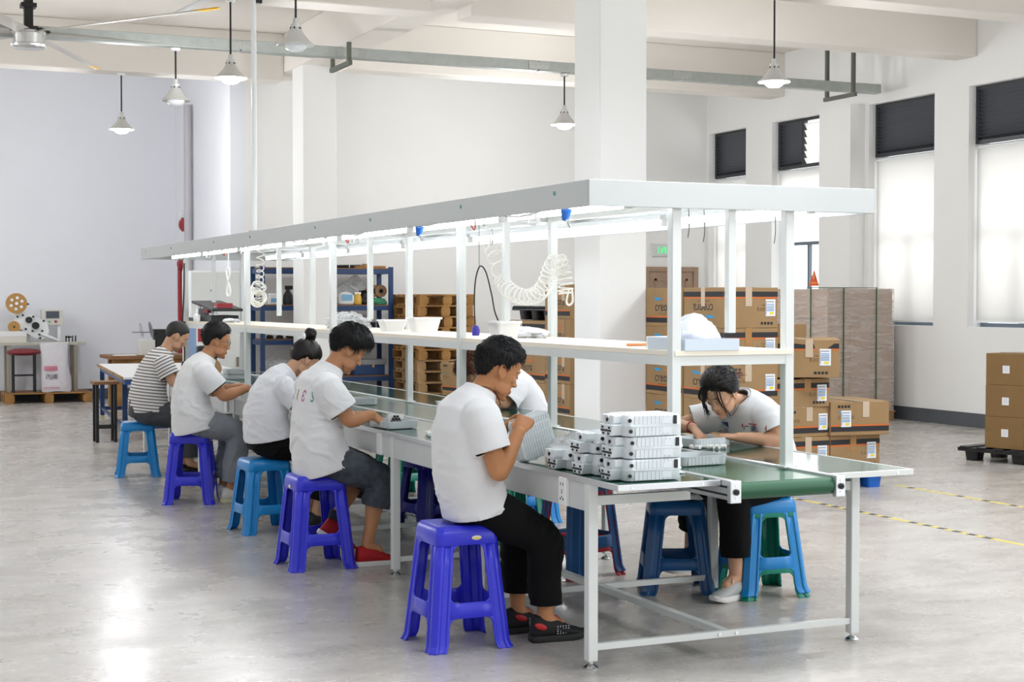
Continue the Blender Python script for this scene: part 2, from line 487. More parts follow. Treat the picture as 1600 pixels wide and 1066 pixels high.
for x, ya, yb, lb in ((11.2, 15.1, 15.62, 'olive steel trapeze hanger holding the trunking near the windows'), (5.0, 15.2, 15.75, 'olive steel trapeze hanger holding the trunking beside the girder')):
    h = thing('trapeze_hanger', (x, 15.36, 3.9), label=lb, cat='bracket')
    for y in (ya, yb):
        obj('hanger_rod', box(x-.02, x+.02, y-.02, y+.02, 3.885, JZ+(.58 if x > 8 else -.09)), M_olive, h)
    obj('hanger_bar', box(x-.02, x+.02, ya-.05, yb+.05, 3.84, 3.885), M_olive, h)
# conduit drop to the canopy
cd = thing('conduit_pipe', (3.4, 12.9, 1.92), label='thin white conduit dropping from the trunking to the canopy', cat='conduit')
obj('pipe', tube(bez([(3.4, 12.9, 1.92), (3.4, 12.9, 3.95), (3.39, 12.95, 4.1), (3.3, 13.3, 4.13), (3.1, 14.6, 4.12)], 8), .022, 10), M_white_metal, cd, smooth=60)
obj('pipe_clip', box(3.36, 3.44, 12.86, 12.94, 1.97, 2.03), M_galv, cd)
obj('support_bracket', box(3.42, 3.47, 12.88, 12.93, 3.95, ZC), M_blackm, cd)
obj('bracket_arm', box(3.22, 3.5, 12.9, 12.94, 4.02, 4.06), M_olive, cd)

# pendant lamps
def pendant(x, y, z, top, lit, label):
    t = thing('pendant_lamp', (x, y, z), label=label, cat='pendant lamp', group='pendant lamps over the hall')
    P = T(x, y, z)
    obj('cord', tube([(x, y, z+.2), (x, y, top)], .009, 8), M_black, t)
    obj('ceiling_rose', lathe([(.0, top-.03), (.04, top-.03), (.05, top-.002), (0, top-.002)], 16, T(x, y, 0)), M_white_plastic, t, smooth=50)
    obj('lamp_holder', lathe([(0, .215), (.022, .21), (.024, .17), (.04, .165), (.04, .11), (.0, .1)], 16, P), M_shade, t, smooth=40)
    bm = nbm()
    pr = [(.032, .15), (.05, .115), (.075, .075), (.115, .03), (.14, .008), (.15, 0), (.146, -.004), (.11, .02), (.07, .062), (.045, .105), (.028, .14)]
    add_lathe(bm, pr, 32, P, cap=False); obj('lamp_shade', bm, M_shade, t, smooth=60)
    bm = nbm(); add_lathe(bm, [(0, .03), (.085, .03), (.088, .0), (.078, -.03), (.05, -.048), (0, -.054)], 24, P)
    obj('diffuser', bm, M_lit if lit else M_lens, t, smooth=60)
    bm = nbm()
    for k in range(6):
        a = k*PI/3; add_box(bm, -.003, .003, -.005, .005, .105, .14, P @ RZ(60*k) @ T(.043, 0, 0))
    obj('vent_slot', bm, M_black, t)
pendant(3.38, 19.0, 3.49, JZ, True, 'lit pendant lamp nearest the far left wall')
pendant(3.27, 15.4, 3.41, 3.93, False, 'unlit grey pendant lamp hanging left of the conduit pipe')
pendant(3.45, 13.9, 3.45, JZ, True, 'lit pendant lamp right beside the conduit pipe')
pendant(3.49, 11.95, 3.46, JZ, False, 'unlit grey pendant lamp in front of the trunking near the girder')
pendant(7.55, 15.4, 3.37, 3.93, True, 'lit pendant lamp hanging close to the big middle pillar')
pendant(8.08, 12.09, 3.45, ZC, True, 'lit pendant lamp hanging over the boxes toward the windows')

# big ceiling fan, at rest
f = thing('ceiling_fan', (1.86, 15.3, 3.85), label='huge ceiling fan with silver hub and pale yellow tipped blades', cat='ceiling fan')
FP = T(1.86, 15.3, 3.85)
obj('hub', lathe([(0, -.03), (.145, -.03), (.16, -.02), (.165, .0), (.15, .01), (.15, .1), (.165, .11), (.165, .125), (.1, .135), (0, .135)], 40, FP), mat('fan_hub', '#d8d9d8', .25, metal=.8), f, smooth=35)
bm = nbm(); add_box(bm, 1.82, 1.9, 15.26, 15.34, 3.98, ZC); add_box(bm, 1.79, 1.93, 15.23, 15.37, 4.2, 4.24); add_box(bm, 1.78, 1.94, 15.22, 15.38, 3.985, 4.02)
obj('shaft', bm, M_blackm, f)
bm = nbm(); add_lathe(bm, [(0, .125), (.2, .125), (.2, .145), (0, .145)], 6, FP); obj('blade_carrier', bm, M_blackm, f)
M_blade = mat('fan_blade', '#d2cfc8', .4, metal=.2)
for k in range(6):
    M = FP @ RZ(5+60*k) @ T(0, 0, .115)
    def sec(x, c, tw):
        q = []
        for t_, h in ((-.5, 0), (-.2, .016), (.2, .018), (.5, .0), (.2, .006), (-.2, .006)):
            q.append(M @ (RX(tw) @ V((x, t_*c, h))))
        return q
    bm = nbm(); rings(bm, [sec(.15, .13, 14), sec(.6, .15, 12), sec(1.4, .14, 10), sec(2.12, .12, 8)])
    bl = obj('fan_blade', bm, M_blade, f, smooth=50)
    bm = nbm(); rings(bm, [sec(2.121, .121, 8), sec(2.3, .115, 8), sec(2.36, .05, 6)])
    tag(obj('blade_tip', bm, M_yellow, bl, smooth=50), 'yellow blade tip')

# fire pipe, downpipe, alarm in the far left corner
fp = thing('fire_pipe', (4.78, 22.3, 0), label='red fire hose riser pipe standing in the far left corner', cat='pipe')
obj('riser', tube([(4.78, 22.3, 0), (4.78, 22.3, 1.92)], .035, 12), M_red, fp, smooth=60)
obj('hydrant_valve', lathe([(0, -.06), (.06, -.05), (.07, 0), (.05, .06), (0, .07)], 16, T(4.78, 22.18, 1.95) @ RX(70)), M_red, fp, smooth=60)
obj('elbow', tube(bez([(4.78, 22.3, 1.9), (4.78, 22.28, 1.98), (4.78, 22.15, 2.0), (4.78, 21.95, 1.98)], 5), .036, 12), M_red, fp, smooth=60)
dp = obj('downpipe', tube([(4.77, 21.7, .02), (4.77, 21.7, 4.16)], .055, 14), mat('downpipe_grey', '#b9b6bb', .4), smooth=60)
tag(dp, 'grey downpipe running full height in the far left corner', 'pipe')
al = thing('fire_alarm', (4.75, 22.0, 2.45), label='small red and white fire alarm bell on the corner downpipe', cat='alarm')
obj('bell', lathe([(0, -.05), (.09, -.04), (.1, 0), (.05, .04), (0, .05)], 20, T(4.75, 22.0, 2.5) @ RY(-90)), M_red, al, smooth=50)
obj('alarm_bracket', box(4.72, 4.79, 21.95, 22.05, 2.6, 2.68), M_white_plastic, al)

# yellow and black floor tape
M_tape_y = mat('tape_yellow', '#e3cf6a', .5, var=.2, vscale=20); M_tape_b = mat('tape_black', '#4c4a43', .5)
for x, y0, y1, lb in ((6.47, 6.2, 9.6, 'worn yellow and black floor tape line nearest the conveyor'), (7.65, 7.0, 9.75, 'worn yellow and black floor tape line running to the blue pallet')):
    bm = nbm(); bm2 = nbm(); yy = y0
    t = thing('floor_tape', (x, y0, 0), label=lb, cat='floor tape', group='hazard tape lines on the floor')
    add_box(bm, x-.02, x+.02, y0, y1, 0.0002, .0010)
    while yy < y1-.1:
        if rng.random() > .25: add_box(bm, x-.0201, x+.0201, yy, yy+.07, .0003, .0014, mi=1)
        yy += .14
    obj('tape_strip', bm, [M_tape_y, M_tape_b], t)
# ------------------------------------------------------------------ the assembly line
LEGY = [5.385 + 1.1245*i for i in range(9)]
POSTY = LEGY[::2]
YN, YF = 5.12, 14.5

def bench(name, x0, x1, legx, side, label):
    t = thing(name, ((x0+x1)/2, YN, 0), label=label, cat='workbench')
    obj('tabletop', box(x0+.012, x1-.004, YN+.012, YF-.012, .735, .749), M_bed, t)
    bm = nbm()
    add_box(bm, x0, x1, YN, YN+.013, .728, .751); add_box(bm, x0, x1, YF-.013, YF, .728, .751)
    xa = x0 if side < 0 else x1-.013
    add_box(bm, xa, xa+.013, YN+.013, YF-.013, .728, .751)
    obj('edge_trim', bm, M_alu if side < 0 else M_powder, t, bev=.0015)
    bm = nbm()
    for x in (x0+.06, x1-.08): add_cyl(bm, (x, YN-.0015, .739), (x, YN+.001, .739), .006, 8)
    obj('trim_screw', bm, M_chrome, t)
    for i, y in enumerate(LEGY):
        lg = obj('leg', box(legx, legx+.042, y-.02, y+.022, .03, .735), M_powder, t, bev=.004)
        cx, cy = legx+.021, y+.001
        obj('levelling_foot', lathe([(0, 0), (.028, 0), (.03, .006), (.016, .016), (.009, .02), (.008, .04), (0, .04)], 20, T(cx, cy, 0)), M_chrome, lg, smooth=40)
    ax = legx+.008 if side < 0 else legx+.022
    for i in range(8):
        obj('apron_panel', box(ax, ax+.012, LEGY[i]+.022, LEGY[i+1]-.02, .618, .733), M_apron, t)
    bm = nbm()
    for y in LEGY[:1] + LEGY[2::2]:
        a, b = (legx+.042, 3.2) if side < 0 else (3.69, legx)
        add_box(bm, a, b, y-.012, y+.014, .643, .68)
    obj('cross_beam', bm, M_powder, t)
    return t
LB = bench('workbench', 2.735, 3.185, 2.738, -1, 'long left workbench with green top and grey apron where most workers sit')
RB = bench('workbench', 3.702, 4.112, 3.985, 1, 'long right workbench with green top on the window side of the belt')
# sockets in the left apron
def socket(y, z, blank=False):
    s = obj('power_socket', box(2.728, 2.747, y-.034, y+.034, z-.057, z+.057), M_white_plastic, LB, bev=.004)
    if not blank:
        bm = nbm()
        for dy, dz, w, h in ((-.011, .03, .002, .006), (.011, .03, .002, .006), (0, .0, .0018, .009), (-.012, -.03, .003, .005), (.012, -.03, .003, .005), (0, -.022, .002, .004)):
            add_box(bm, 2.7268, 2.7285, y+dy-w, y+dy+w, z+dz-h, z+dz+h)
        obj('socket_slot', bm, M_black, s)
socket(5.585, .676); socket(7.815, .676, True); socket(11.2, .676, True)
# floor rails shared by the frame
fr = thing('base_frame', (3.4, YN, 0), label='low grey steel base rails joining the legs under both benches', cat='frame')
for y in LEGY:
    obj('cross_rail', box(2.78, 3.985, y-.012, y+.013, .072, .098), M_powder, fr)
for i in range(8):
    obj('long_rail', box(3.362, 3.398, LEGY[i]+.013, LEGY[i+1]-.012, .07, .098), M_powder, fr)
bm = nbm()
for x in (3.34, 3.42): add_cyl(bm, (x, LEGY[0]-.016, .085), (x, LEGY[0]-.01, .085), .007, 8)
obj('rail_bolt', bm, M_chrome, fr)

# conveyor
cv = thing('conveyor', (3.44, YN, .64), label='green belt conveyor running between the two workbenches', cat='conveyor')
obj('belt', box(3.225, 3.665, 5.075, YF-.1, .738, .744), M_belt, cv)
bm = nbm(); add_cyl(bm, (3.228, 5.075, .711), (3.662, 5.075, .711), .033, 28)
obj('end_roller', bm, M_belt_edge, cv, smooth=40)
bm = nbm(); add_cyl(bm, (3.205, 5.075, .711), (3.68, 5.075, .711), .016, 16); obj('roller_shaft', bm, M_blackm, cv)
obj('belt_underside', box(3.23, 3.66, 5.08, YF-.1, .676, .680), M_belt_edge, cv)
for xa, xb in ((3.187, 3.222), (3.668, 3.70)):
    bm = nbm(); add_box(bm, xa, xb, 5.06, YF-.02, .676, .752)
    s = obj('side_rail', bm, M_alu, cv, bev=.002)
    ox = xa if xa < 3.4 else xb
    d = -.0012 if xa < 3.4 else .0012
    bm = nbm()
    for z in (.728, .697): add_box(bm, min(ox, ox+d), max(ox, ox+d), 5.07, YF-.03, z-.005, z+.003)
    obj('rail_groove', bm, M_blackm, s)
for xa, xb in ((3.176, 3.226), (3.664, 3.71)):
    p = obj('end_plate', box(xa, xb, 5.035, 5.06, .668, .754), M_alu, cv, bev=.003)
    obj('bolt', lathe([(0, 0), (.012, 0), (.012, .008), (.005, .01), (0, .006)], 16, T((xa+xb)/2, 5.036, .711) @ RX(90)), M_blackm, p, smooth=40)
    bm = nbm()
    for z in (.688, .735): add_cyl(bm, ((xa+xb)/2, 5.033, z), ((xa+xb)/2, 5.036, z), .004, 8)
    obj('screw', bm, M_chrome, p)

# overhead rack: posts, shelf, canopy, hangers
rk = thing('overhead_rack', (3.41, YN, .75), label='long white overhead rack with shelf and canopy standing over the belt', cat='rack')
for y in POSTY:
    for x in (3.12, 3.66):
        p = obj('post', box(x, x+.042, y-.002, y+.04, .752, 1.905), M_powder, rk, bev=.003)
        obj('base_plate', box(x-.012, x+.054, y-.014, y+.052, .7515, .757), M_powder, p)
    obj('drop_bar', box(3.383, 3.418, y-.002, y+.03, 1.312, 1.9), M_powder, rk, bev=.002)
    obj('shelf_cross_rail', box(3.162, 3.66, y, y+.035, 1.182, 1.221), M_powder, rk)
for x in (3.128, 3.668):
    obj('shelf_long_rail', box(x, x+.03, POSTY[0]+.04, POSTY[-1], 1.182, 1.221), M_powder, rk)
for i in range(4):
    obj('shelf_board', box(3.132, 3.692, POSTY[i]+(.003 if i else -.006), POSTY[i+1]+(.001 if i < 3 else .04), 1.2215, 1.242), M_ply, rk, bev=.001)
bm = nbm(); add_cyl(bm, (3.127, 6.9, 1.2), (3.13, 6.9, 1.2), .012, 12); obj('rail_knob', bm, M_black, rk)
cx0, cx1, cy0, cy1 = 2.735, 4.09, 5.36, 14.42
obj('canopy_panel', box(cx0+.015, cx1-.015, cy0+.015, cy1-.015, 1.9, 1.908), M_white_metal, rk)
for nm, a in (('left', (cx0, cx0+.014, cy0+.014, cy1-.014)), ('right', (cx1-.014, cx1, cy0+.014, cy1-.014)), ('near', (cx0, cx1, cy0, cy0+.014)), ('far', (cx0, cx1, cy1-.014, cy1))):
    q = obj('fascia', box(*a, 1.812, 1.915), M_fascia, rk, bev=.002)
    if nm == 'left':
        bm = nbm()
        for y in (5.67, 6.67, 7.96, 8.97, 10.5, 11.57, 13.1, 14.2): add_cyl(bm, (cx0-.003, y, 1.878), (cx0+.001, y, 1.878), .009, 10)
        tag(obj('fascia_screw', bm, mat('teal_screw', '#4f9a98', .4), q), 'small teal screw caps')
bm = nbm()
for y in (5.385, *POSTY[1:]): add_box(bm, cx0+.014, cx1-.014, y+.045, y+.075, 1.87, 1.9)
for x in (3.125, 3.665): add_box(bm, x, x+.03, cy0+.014, cy1-.014, 1.87, 1.9)
obj('canopy_purlin', bm, M_powder, rk)

# fluorescent battens under the canopy
def batten(x, y, label):
    b = thing('fluorescent_light', (x, y, 1.87), label=label, cat='fluorescent light', group='fluorescent battens under the canopy')
    obj('batten_body', box(x-.03, x+.03, y-.6, y+.6, 1.845, 1.87), M_white_metal, b, bev=.004)
    bm = nbm(); add_cyl(bm, (x, y-.57, 1.829), (x, y+.57, 1.829), .013, 12); obj('tube', bm, M_tube, b, smooth=60)
    for s in (-1, 1): obj('tube_holder', box(x-.014, x+.014, y+s*.585-.012, y+s*.585+.012, 1.814, 1.845), M_white_plastic, b)
    return b
ords = ['nearest the camera end', 'second from the camera end', 'third from the camera end', 'middle one', 'third from the far end', 'second from the far end', 'at the far end']
for sx, nm in ((2.98, 'workers\' row'), (3.86, 'window row')):
    for i in range(7):
        batten(sx, 6.08+1.255*i, 'lit fluorescent batten of the %s under the canopy, %s' % ('left' if sx < 3.4 else 'right', ords[i]))

# wiring under the canopy
M_wire = mat('white_wire', '#f2f2f0', .4)
wr = thing('canopy_wiring', (2.8, 9, 1.83), label='loose white cable drooping along the left underside of the canopy', cat='cable')
pts = []
y = 5.6
while y < 14.2:
    pts += [(2.80, y, 1.865), (2.80, y+.55, 1.80+.02*rng.random())]; y += 1.12
obj('cable', tube(bez(pts, 5), .005, 6), M_wire, wr, smooth=60)
bm = nbm()
for y in (6.1, 8.5, 9.1, 11.1, 12.2):
    c = V((2.83, y, 1.80)); add_tube(bm, [c+V((.01*k % .03, .045*math.cos(k*.9), .03*math.sin(k*.9))) for k in range(12)], .0035, 6)
obj('coiled_slack', bm, M_wire, wr, smooth=60)
M_redwire = mat('red_wire', '#c83a35', .4)
bm = nbm()
for y in (6.7, 8.6, 11.6, 5.62): add_tube(bm, bez([(2.82 if y > 6 else 3.55, y, 1.82), (2.83 if y > 6 else 3.57, y+.03, 1.775), (2.82 if y > 6 else 3.6, y+.07, 1.81)], 5), .003, 6)
obj('red_lead', bm, M_redwire, wr, smooth=60)
for y, lb in ((5.9, 'blue plug hanging under the near end of the canopy'), (7.65, 'blue plug hanging under the canopy above the second man')):
    p = thing('power_plug', (2.9, y, 1.8), label=lb, cat='plug')
    obj('plug_body', lathe([(0, -.03), (.012, -.028), (.022, .005), (.024, .02), (0, .022)], 14, T(2.9, y, 1.81) @ RX(20)), M_blue_plug, p, smooth=50)
    obj('plug_pin', tube([(2.9, y-.01, 1.785), (2.91, y-.03, 1.75)], .006, 8), M_chrome, p)
    obj('plug_lead', tube(bez([(2.9, y+.005, 1.83), (2.88, y+.03, 1.86), (2.84, y+.06, 1.865)], 5), .004, 6), M_wire, p)

# spiral air hose hanging from the canopy
def helix(path, r, turns, n=14, r2=None):
    fr = frames(bez(path, 10)); L_ = len(fr); out = []
    N = int(turns*n)
    for i in range(N+1):
        s = i/N*(L_-1); k = min(int(s), L_-2); f = s-k
        p = fr[k][0].lerp(fr[k+1][0], f); u = fr[k][2].lerp(fr[k+1][2], f).normalized(); w = fr[k][3].lerp(fr[k+1][3], f).normalized()
        a = 2*PI*i/n; out.append(p+u*(r*math.cos(a))+w*(r*math.sin(a)))
    return out
M_hose = mat('white_hose', '#eceae2', .3, spec=.5)
h = thing('spiral_air_hose', (3.4, 7.5, 1.8), label='white spiral air hose looping down from the canopy above the front man', cat='hose')
obj('straight_hose', tube(bez([(3.4, 7.94, 1.875), (3.4, 7.86, 1.79), (3.4, 7.88, 1.74)], 8), .0045, 8), M_hose, h, smooth=60)
obj('coil', tube(helix([(3.4, 7.84, 1.74), (3.4, 7.80, 1.68), (3.4, 7.70, 1.55)], .042, 4) + helix([(3.4, 7.70, 1.55), (3.4, 7.62, 1.50), (3.4, 7.45, 1.462), (3.4, 7.28, 1.468), (3.4, 7.16, 1.52), (3.4, 7.09, 1.60), (3.4, 7.03, 1.645)], .042, 18)
                 + helix([(3.4, 7.0, 1.655), (3.4, 6.95, 1.60), (3.4, 6.925, 1.53), (3.4, 6.92, 1.475)], .036, 8), .0042, 7), M_hose, h, smooth=60)
obj('end_loop', tube(bez([(3.42, 6.92, 1.5), (3.42, 6.95, 1.44), (3.42, 6.92, 1.42), (3.42, 6.88, 1.44), (3.42, 6.89, 1.5)], 6), .0055, 8), M_hose, h, smooth=60)
obj('hose_coupling', tube([(3.4, 7.95, 1.885), (3.4, 7.935, 1.86)], .012, 10), M_galv, h)
h = thing('spiral_air_hose', (3.4, 12.9, 1.6), label='bundled white spiral hose hanging behind the far post near the blue rack', cat='hose')
obj('coil', tube(helix([(3.4, 12.7, 1.86), (3.4, 12.72, 1.75), (3.42, 12.8, 1.65), (3.44, 12.9, 1.56)], .03, 6) + helix([(3.44, 12.9, 1.56), (3.43, 12.96, 1.5), (3.42, 12.9, 1.44), (3.42, 12.8, 1.47)], .06, 14), .005, 7), M_hose, h, smooth=60)
h = thing('tied_cable_loop', (3.3, 13.41, 1.6), label='white cable tied in a figure of eight hanging above the glasses man', cat='cable')
def eight(c, w, hh): return [V((c[0], c[1]-w*math.sin(2*a)*.9, c[2]+hh*math.cos(a))) for a in [2*PI*k/40 for k in range(41)]]
obj('loop', tube(eight((3.3, 13.41, 1.60), .075, .125), .008, 8), M_wire, h, smooth=60)
obj('hanging_lead', tube([(3.3, 13.41, 1.725), (3.3, 13.41, 1.87)], .006, 8), M_wire, h, smooth=60)
h = thing('black_cable', (3.4, 7.9, 1.3), label='black cable arching above the shelf behind the front man', cat='cable')
obj('cable', tube(bez([(3.4, 8.07, 1.275), (3.4, 8.09, 1.40), (3.4, 8.075, 1.55), (3.4, 8.01, 1.632), (3.4, 7.925, 1.60), (3.4, 7.845, 1.476), (3.4, 7.792, 1.37), (3.42, 7.72, 1.275), (3.45, 7.66, 1.25)], 8), .0042, 8), M_black, h, smooth=60)
obj('plug_head', lathe([(0, 0), (.02, .0), (.024, .03), (.015, .055), (0, .06)], 14, T(3.4, 8.07, 1.243)), mat('purple_plug', '#3b34a0', .4), h, smooth=50)
obj('suspension_string', tube([(3.4, 8.02, 1.632), (3.4, 8.02, 1.87)], .0015, 5), M_black, h)
h = thing('black_cable', (3.11, 14.36, 1.3), label='black cable hanging down the far end post of the rack', cat='cable')
obj('cable', tube(bez([(3.115, 14.35, 1.78), (3.11, 14.35, 1.5), (3.1, 14.36, 1.2), (3.112, 14.34, .95), (3.1, 14.32, .8)], 8), .007, 8), M_black, h, smooth=60)
bm = nbm(); add_box(bm, 3.08, 3.118, 14.33, 14.37, 1.18, 1.24); add_box(bm, 3.085, 3.118, 14.31, 14.36, .8, .87); obj('inline_switch', bm, M_black, h)
bm = nbm()
for x, y, l in ((3.5, 5.9, .1), (3.7, 6.1, .11), (3.95, 5.9, .12), (3.6, 8.3, .06)): add_tube(bm, bez([(x, y, 1.86), (x+.004, y, 1.82-l*.5), (x-.003, y, 1.82-l)], 4), .002, 5)
w = thing('pull_string', (3.7, 6, 1.8), label='thin pull strings dangling below the near end of the canopy', cat='string'); obj('string', bm, M_black, w)

# ------------------------------------------------------------------ plastic stools
def stool_mats(n, h): return mat('stool_'+n, h, .3, spec=.5, var=.05, vscale=9)
S_royal = stool_mats('royal_blue', '#3033d6'); S_sky = stool_mats('sky_blue', '#0d86cf'); S_deep = stool_mats('deep_blue', '#0f5590')
S_teal = stool_mats('teal', '#0a8a72'); S_red = stool_mats('red', '#c01c35'); S_navy = stool_mats('navy', '#1b1f86'); S_green = stool_mats('dark_green', '#06604c')

def make_stool(h, tw, bw, m, loc, rz, label, group, sticker=None, z=0., name='plastic_stool'):
    t = thing(name, (loc[0], loc[1], z), math.radians(rz), label=label, cat='stool', group=group)
    c = .020; lw = .05; z0, z1, z2 = .265*h, .39*h, .85*h; r = .03
    def Wd(zz):
        w = bw+(tw-bw)*zz/h
        if zz < .035: w += .010*(1-zz/.035)**1.7
        return w
    def pos(s, u, zz, off=0.):
        x, y = Wd(zz)+off, u
        a = s*PI/2; return V((x*math.cos(a)-y*math.sin(a), x*math.sin(a)+y*math.cos(a), zz))
    def ui(zz): return Wd(zz)-c-lw
    def fin(n, bm, th=.005):
        o = obj(n, bm, m, t, world=False, smooth=35, fixn=True)
        sd = o.modifiers.new('t', 'SOLIDIFY'); sd.thickness = th; sd.offset = 0
        b = o.modifiers.new('b', 'BEVEL'); b.width = .002; b.segments = 1; b.limit_method = 'ANGLE'; b.angle_limit = math.radians(50)
        return o
    zs = [0, .006, .012, .02, .035, .08, z0, z1, (z1+z2)/2, z2]
    prof = [(0, -.006), (.0, 0), (.16, 0), (.26, -.006), (.74, -.006), (.84, 0), (1, 0)]
    for s in range(4):
        bm = nbm(); cols = []
        for zz in zs:
            row = []
            for k, off in prof: row.append(pos(s, ui(zz)+lw*k, zz, off))
            for k, off in reversed(prof): row.append(pos((s+1) % 4, -(ui(zz)+lw*k), zz, off))
            cols.append([bm.verts.new(p) for p in row])
        for i in range(len(zs)-1):
            for j in range(len(cols[0])-1): bm.faces.new((cols[i][j], cols[i][j+1], cols[i+1][j+1], cols[i+1][j]))
        fin('leg', bm)
    def fillet(bm, s, sg, zz, up):
        """concave corner piece of an opening at height zz"""
        n = 6; cz = zz+(r if up else -r)
        u0 = ui(zz)
        P = [bm.verts.new(pos(s, sg*u0, zz))]
        arc = [bm.verts.new(pos(s, sg*(u0-r+r*math.cos(a)), cz+(-r*math.sin(a) if up else r*math.sin(a)))) for a in [PI/2*k/n for k in range(n+1)]]
        for k in range(n): bm.faces.new((P[0], arc[k], arc[k+1]))
    for s in range(4):
        bm = nbm()
        n = 4
        R = [[bm.verts.new(pos(s, -ui(zz)+2*ui(zz)*k/n, zz, .001)) for k in range(n+1)] for zz in (z0, (z0+z1)/2, z1)]
        for i in range(2):
            for k in range(n): bm.faces.new((R[i][k], R[i][k+1], R[i+1][k+1], R[i+1][k]))
        for sg in (-1, 1): fillet(bm, s, sg, z1, True); fillet(bm, s, sg, z0, False)
        fin('stretcher', bm)
    bm = nbm()
    for s in range(4):
        for sg in (-1, 1): fillet(bm, s, sg, z2, False)
    def sq(w, zz, rr): return [V((x, y, zz)) for x, y in rrect(2*w, 2*w, rr, 4)]
    rg = [sq(Wd(z2)+.001, z2, .026), sq(Wd(h-.03)+.002, h-.03, .028), sq(tw-.002, h-.008, .03), sq(tw-.010, h-.001, .03), sq(tw-.018, h, .028), sq(tw*.55, h-.003, .02)]
    rings(bm, rg, cap=False)
    bm.faces.new([v for v in bm.verts[-20:]])
    st = fin('seat', bm, .004)
    if sticker:
        s, u, zz = sticker
        bm = nbm()
        pts = [pos(s, u+.022*math.cos(a), zz+.009*math.sin(a), .006) for a in [2*PI*k/20 for k in range(20)]]
        vs = [bm.verts.new(p) for p in pts]; bm.faces.new(vs)
        q = obj('sticker', bm, mat('sticker_white', '#e9e6cf', .4), st, world=False)
        bm = nbm(); pts = [pos(s, u+.019*math.cos(a), zz+.007*math.sin(a), .007) for a in [PI+PI*k/14 for k in range(15)]]; bm.faces.new([bm.verts.new(p) for p in pts])
        obj('sticker_band', bm, mat('sticker_yellow', '#e2cc30', .4), st, world=False)
        tag(q, 'oval white and yellow sticker')
    return t
G1, G2 = 'stools the workers sit on', 'spare stools under the benches'
make_stool(.51, .130, .178, S_royal, (2.45, 6.03), 0, 'royal blue plastic stool under the front man in black trousers', G1, (3, .035, .462))
make_stool(.50, .130, .178, S_royal, (2.46, 8.09), 0, 'royal blue plastic stool under the man in red shoes', G1, (2, -.0, .44))
make_stool(.455, .128, .178, S_sky, (2.545, 9.46), 4, 'sky blue plastic stool under the woman with the hair bun', G1)
make_stool(.505, .130, .176, S_royal, (2.43, 11.0), -20, 'violet blue plastic stool under the man wearing glasses', G1)
make_stool(.44, .126, .176, S_sky, (2.40, 12.86), -10, 'sky blue plastic stool under the man in the striped shirt', G1)
make_stool(.46, .126, .176, S_teal, (4.235, 6.44), -5, 'teal stool nested beneath the blue stool of the front woman', G1)
make_stool(.46, .126, .176, S_sky, (4.235, 6.44), -5, 'blue stool the front woman sits on, stacked over a teal one', G1, z=.022)
make_stool(.455, .128, .178, S_deep, (3.905, 6.70), -24, 'deep blue stool wrapped with film on its seat under the bench', G2)
make_stool(.50, .128, .176, S_red, (3.66, 7.29), 14, 'red stool nested beneath a dark blue stool behind the near leg', G2)
make_stool(.50, .128, .176, S_deep, (3.66, 7.29), 14, 'dark blue stool stacked over a red one behind the near leg', G2, z=.022)
make_stool(.46, .126, .176, S_teal, (3.72, 8.28), 8, 'teal stool half hidden behind the front man\'s thigh', G2)
make_stool(.49, .126, .176, S_royal, (3.78, 8.78), 20, 'royal blue stool seen in slivers behind the teal one', G2)
make_stool(.47, .126, .176, S_navy, (3.5, 9.02), 10, 'navy stool left of the front man\'s back under the bench', G2)
make_stool(.46, .126, .176, S_teal, (3.92, 10.72), 8, 'green stool seen past the knee of the man in red shoes', G2)
make_stool(.46, .126, .176, S_sky, (4.22, 9.17), 0, 'sky blue stool under the auburn haired worker across the belt', G1)
fl = thing('plastic_film', (3.905, 6.70, .455), label='crumpled silvery plastic film lying on the deep blue stool seat', cat='plastic film')
bm = nbm(); n = 22
g = [[None]*(n+1) for _ in range(n+1)]
for i in range(n+1):
    for j in range(n+1):
        a, b = (i/n-.5)*.25, (j/n-.5)*.25
        zz = .459+.010*float(vnoise([[a*40, b*40, 0]], 3)[0]) ** 2 + .006*abs(float(vnoise([[a*90, b*70, 2]], 5)[0]))
        g[i][j] = bm.verts.new(V((3.905, 6.70, zz)) + (RZ(-24) @ V((a, b, 0))))
for i in range(n):
    for j in range(n): bm.faces.new((g[i][j], g[i+1][j], g[i+1][j+1], g[i][j+1]))
M_film = mat('clear_film', '#dfe2e6', .2, spec=.7)
o = obj('film_sheet', bm, M_film, fl, smooth=180)
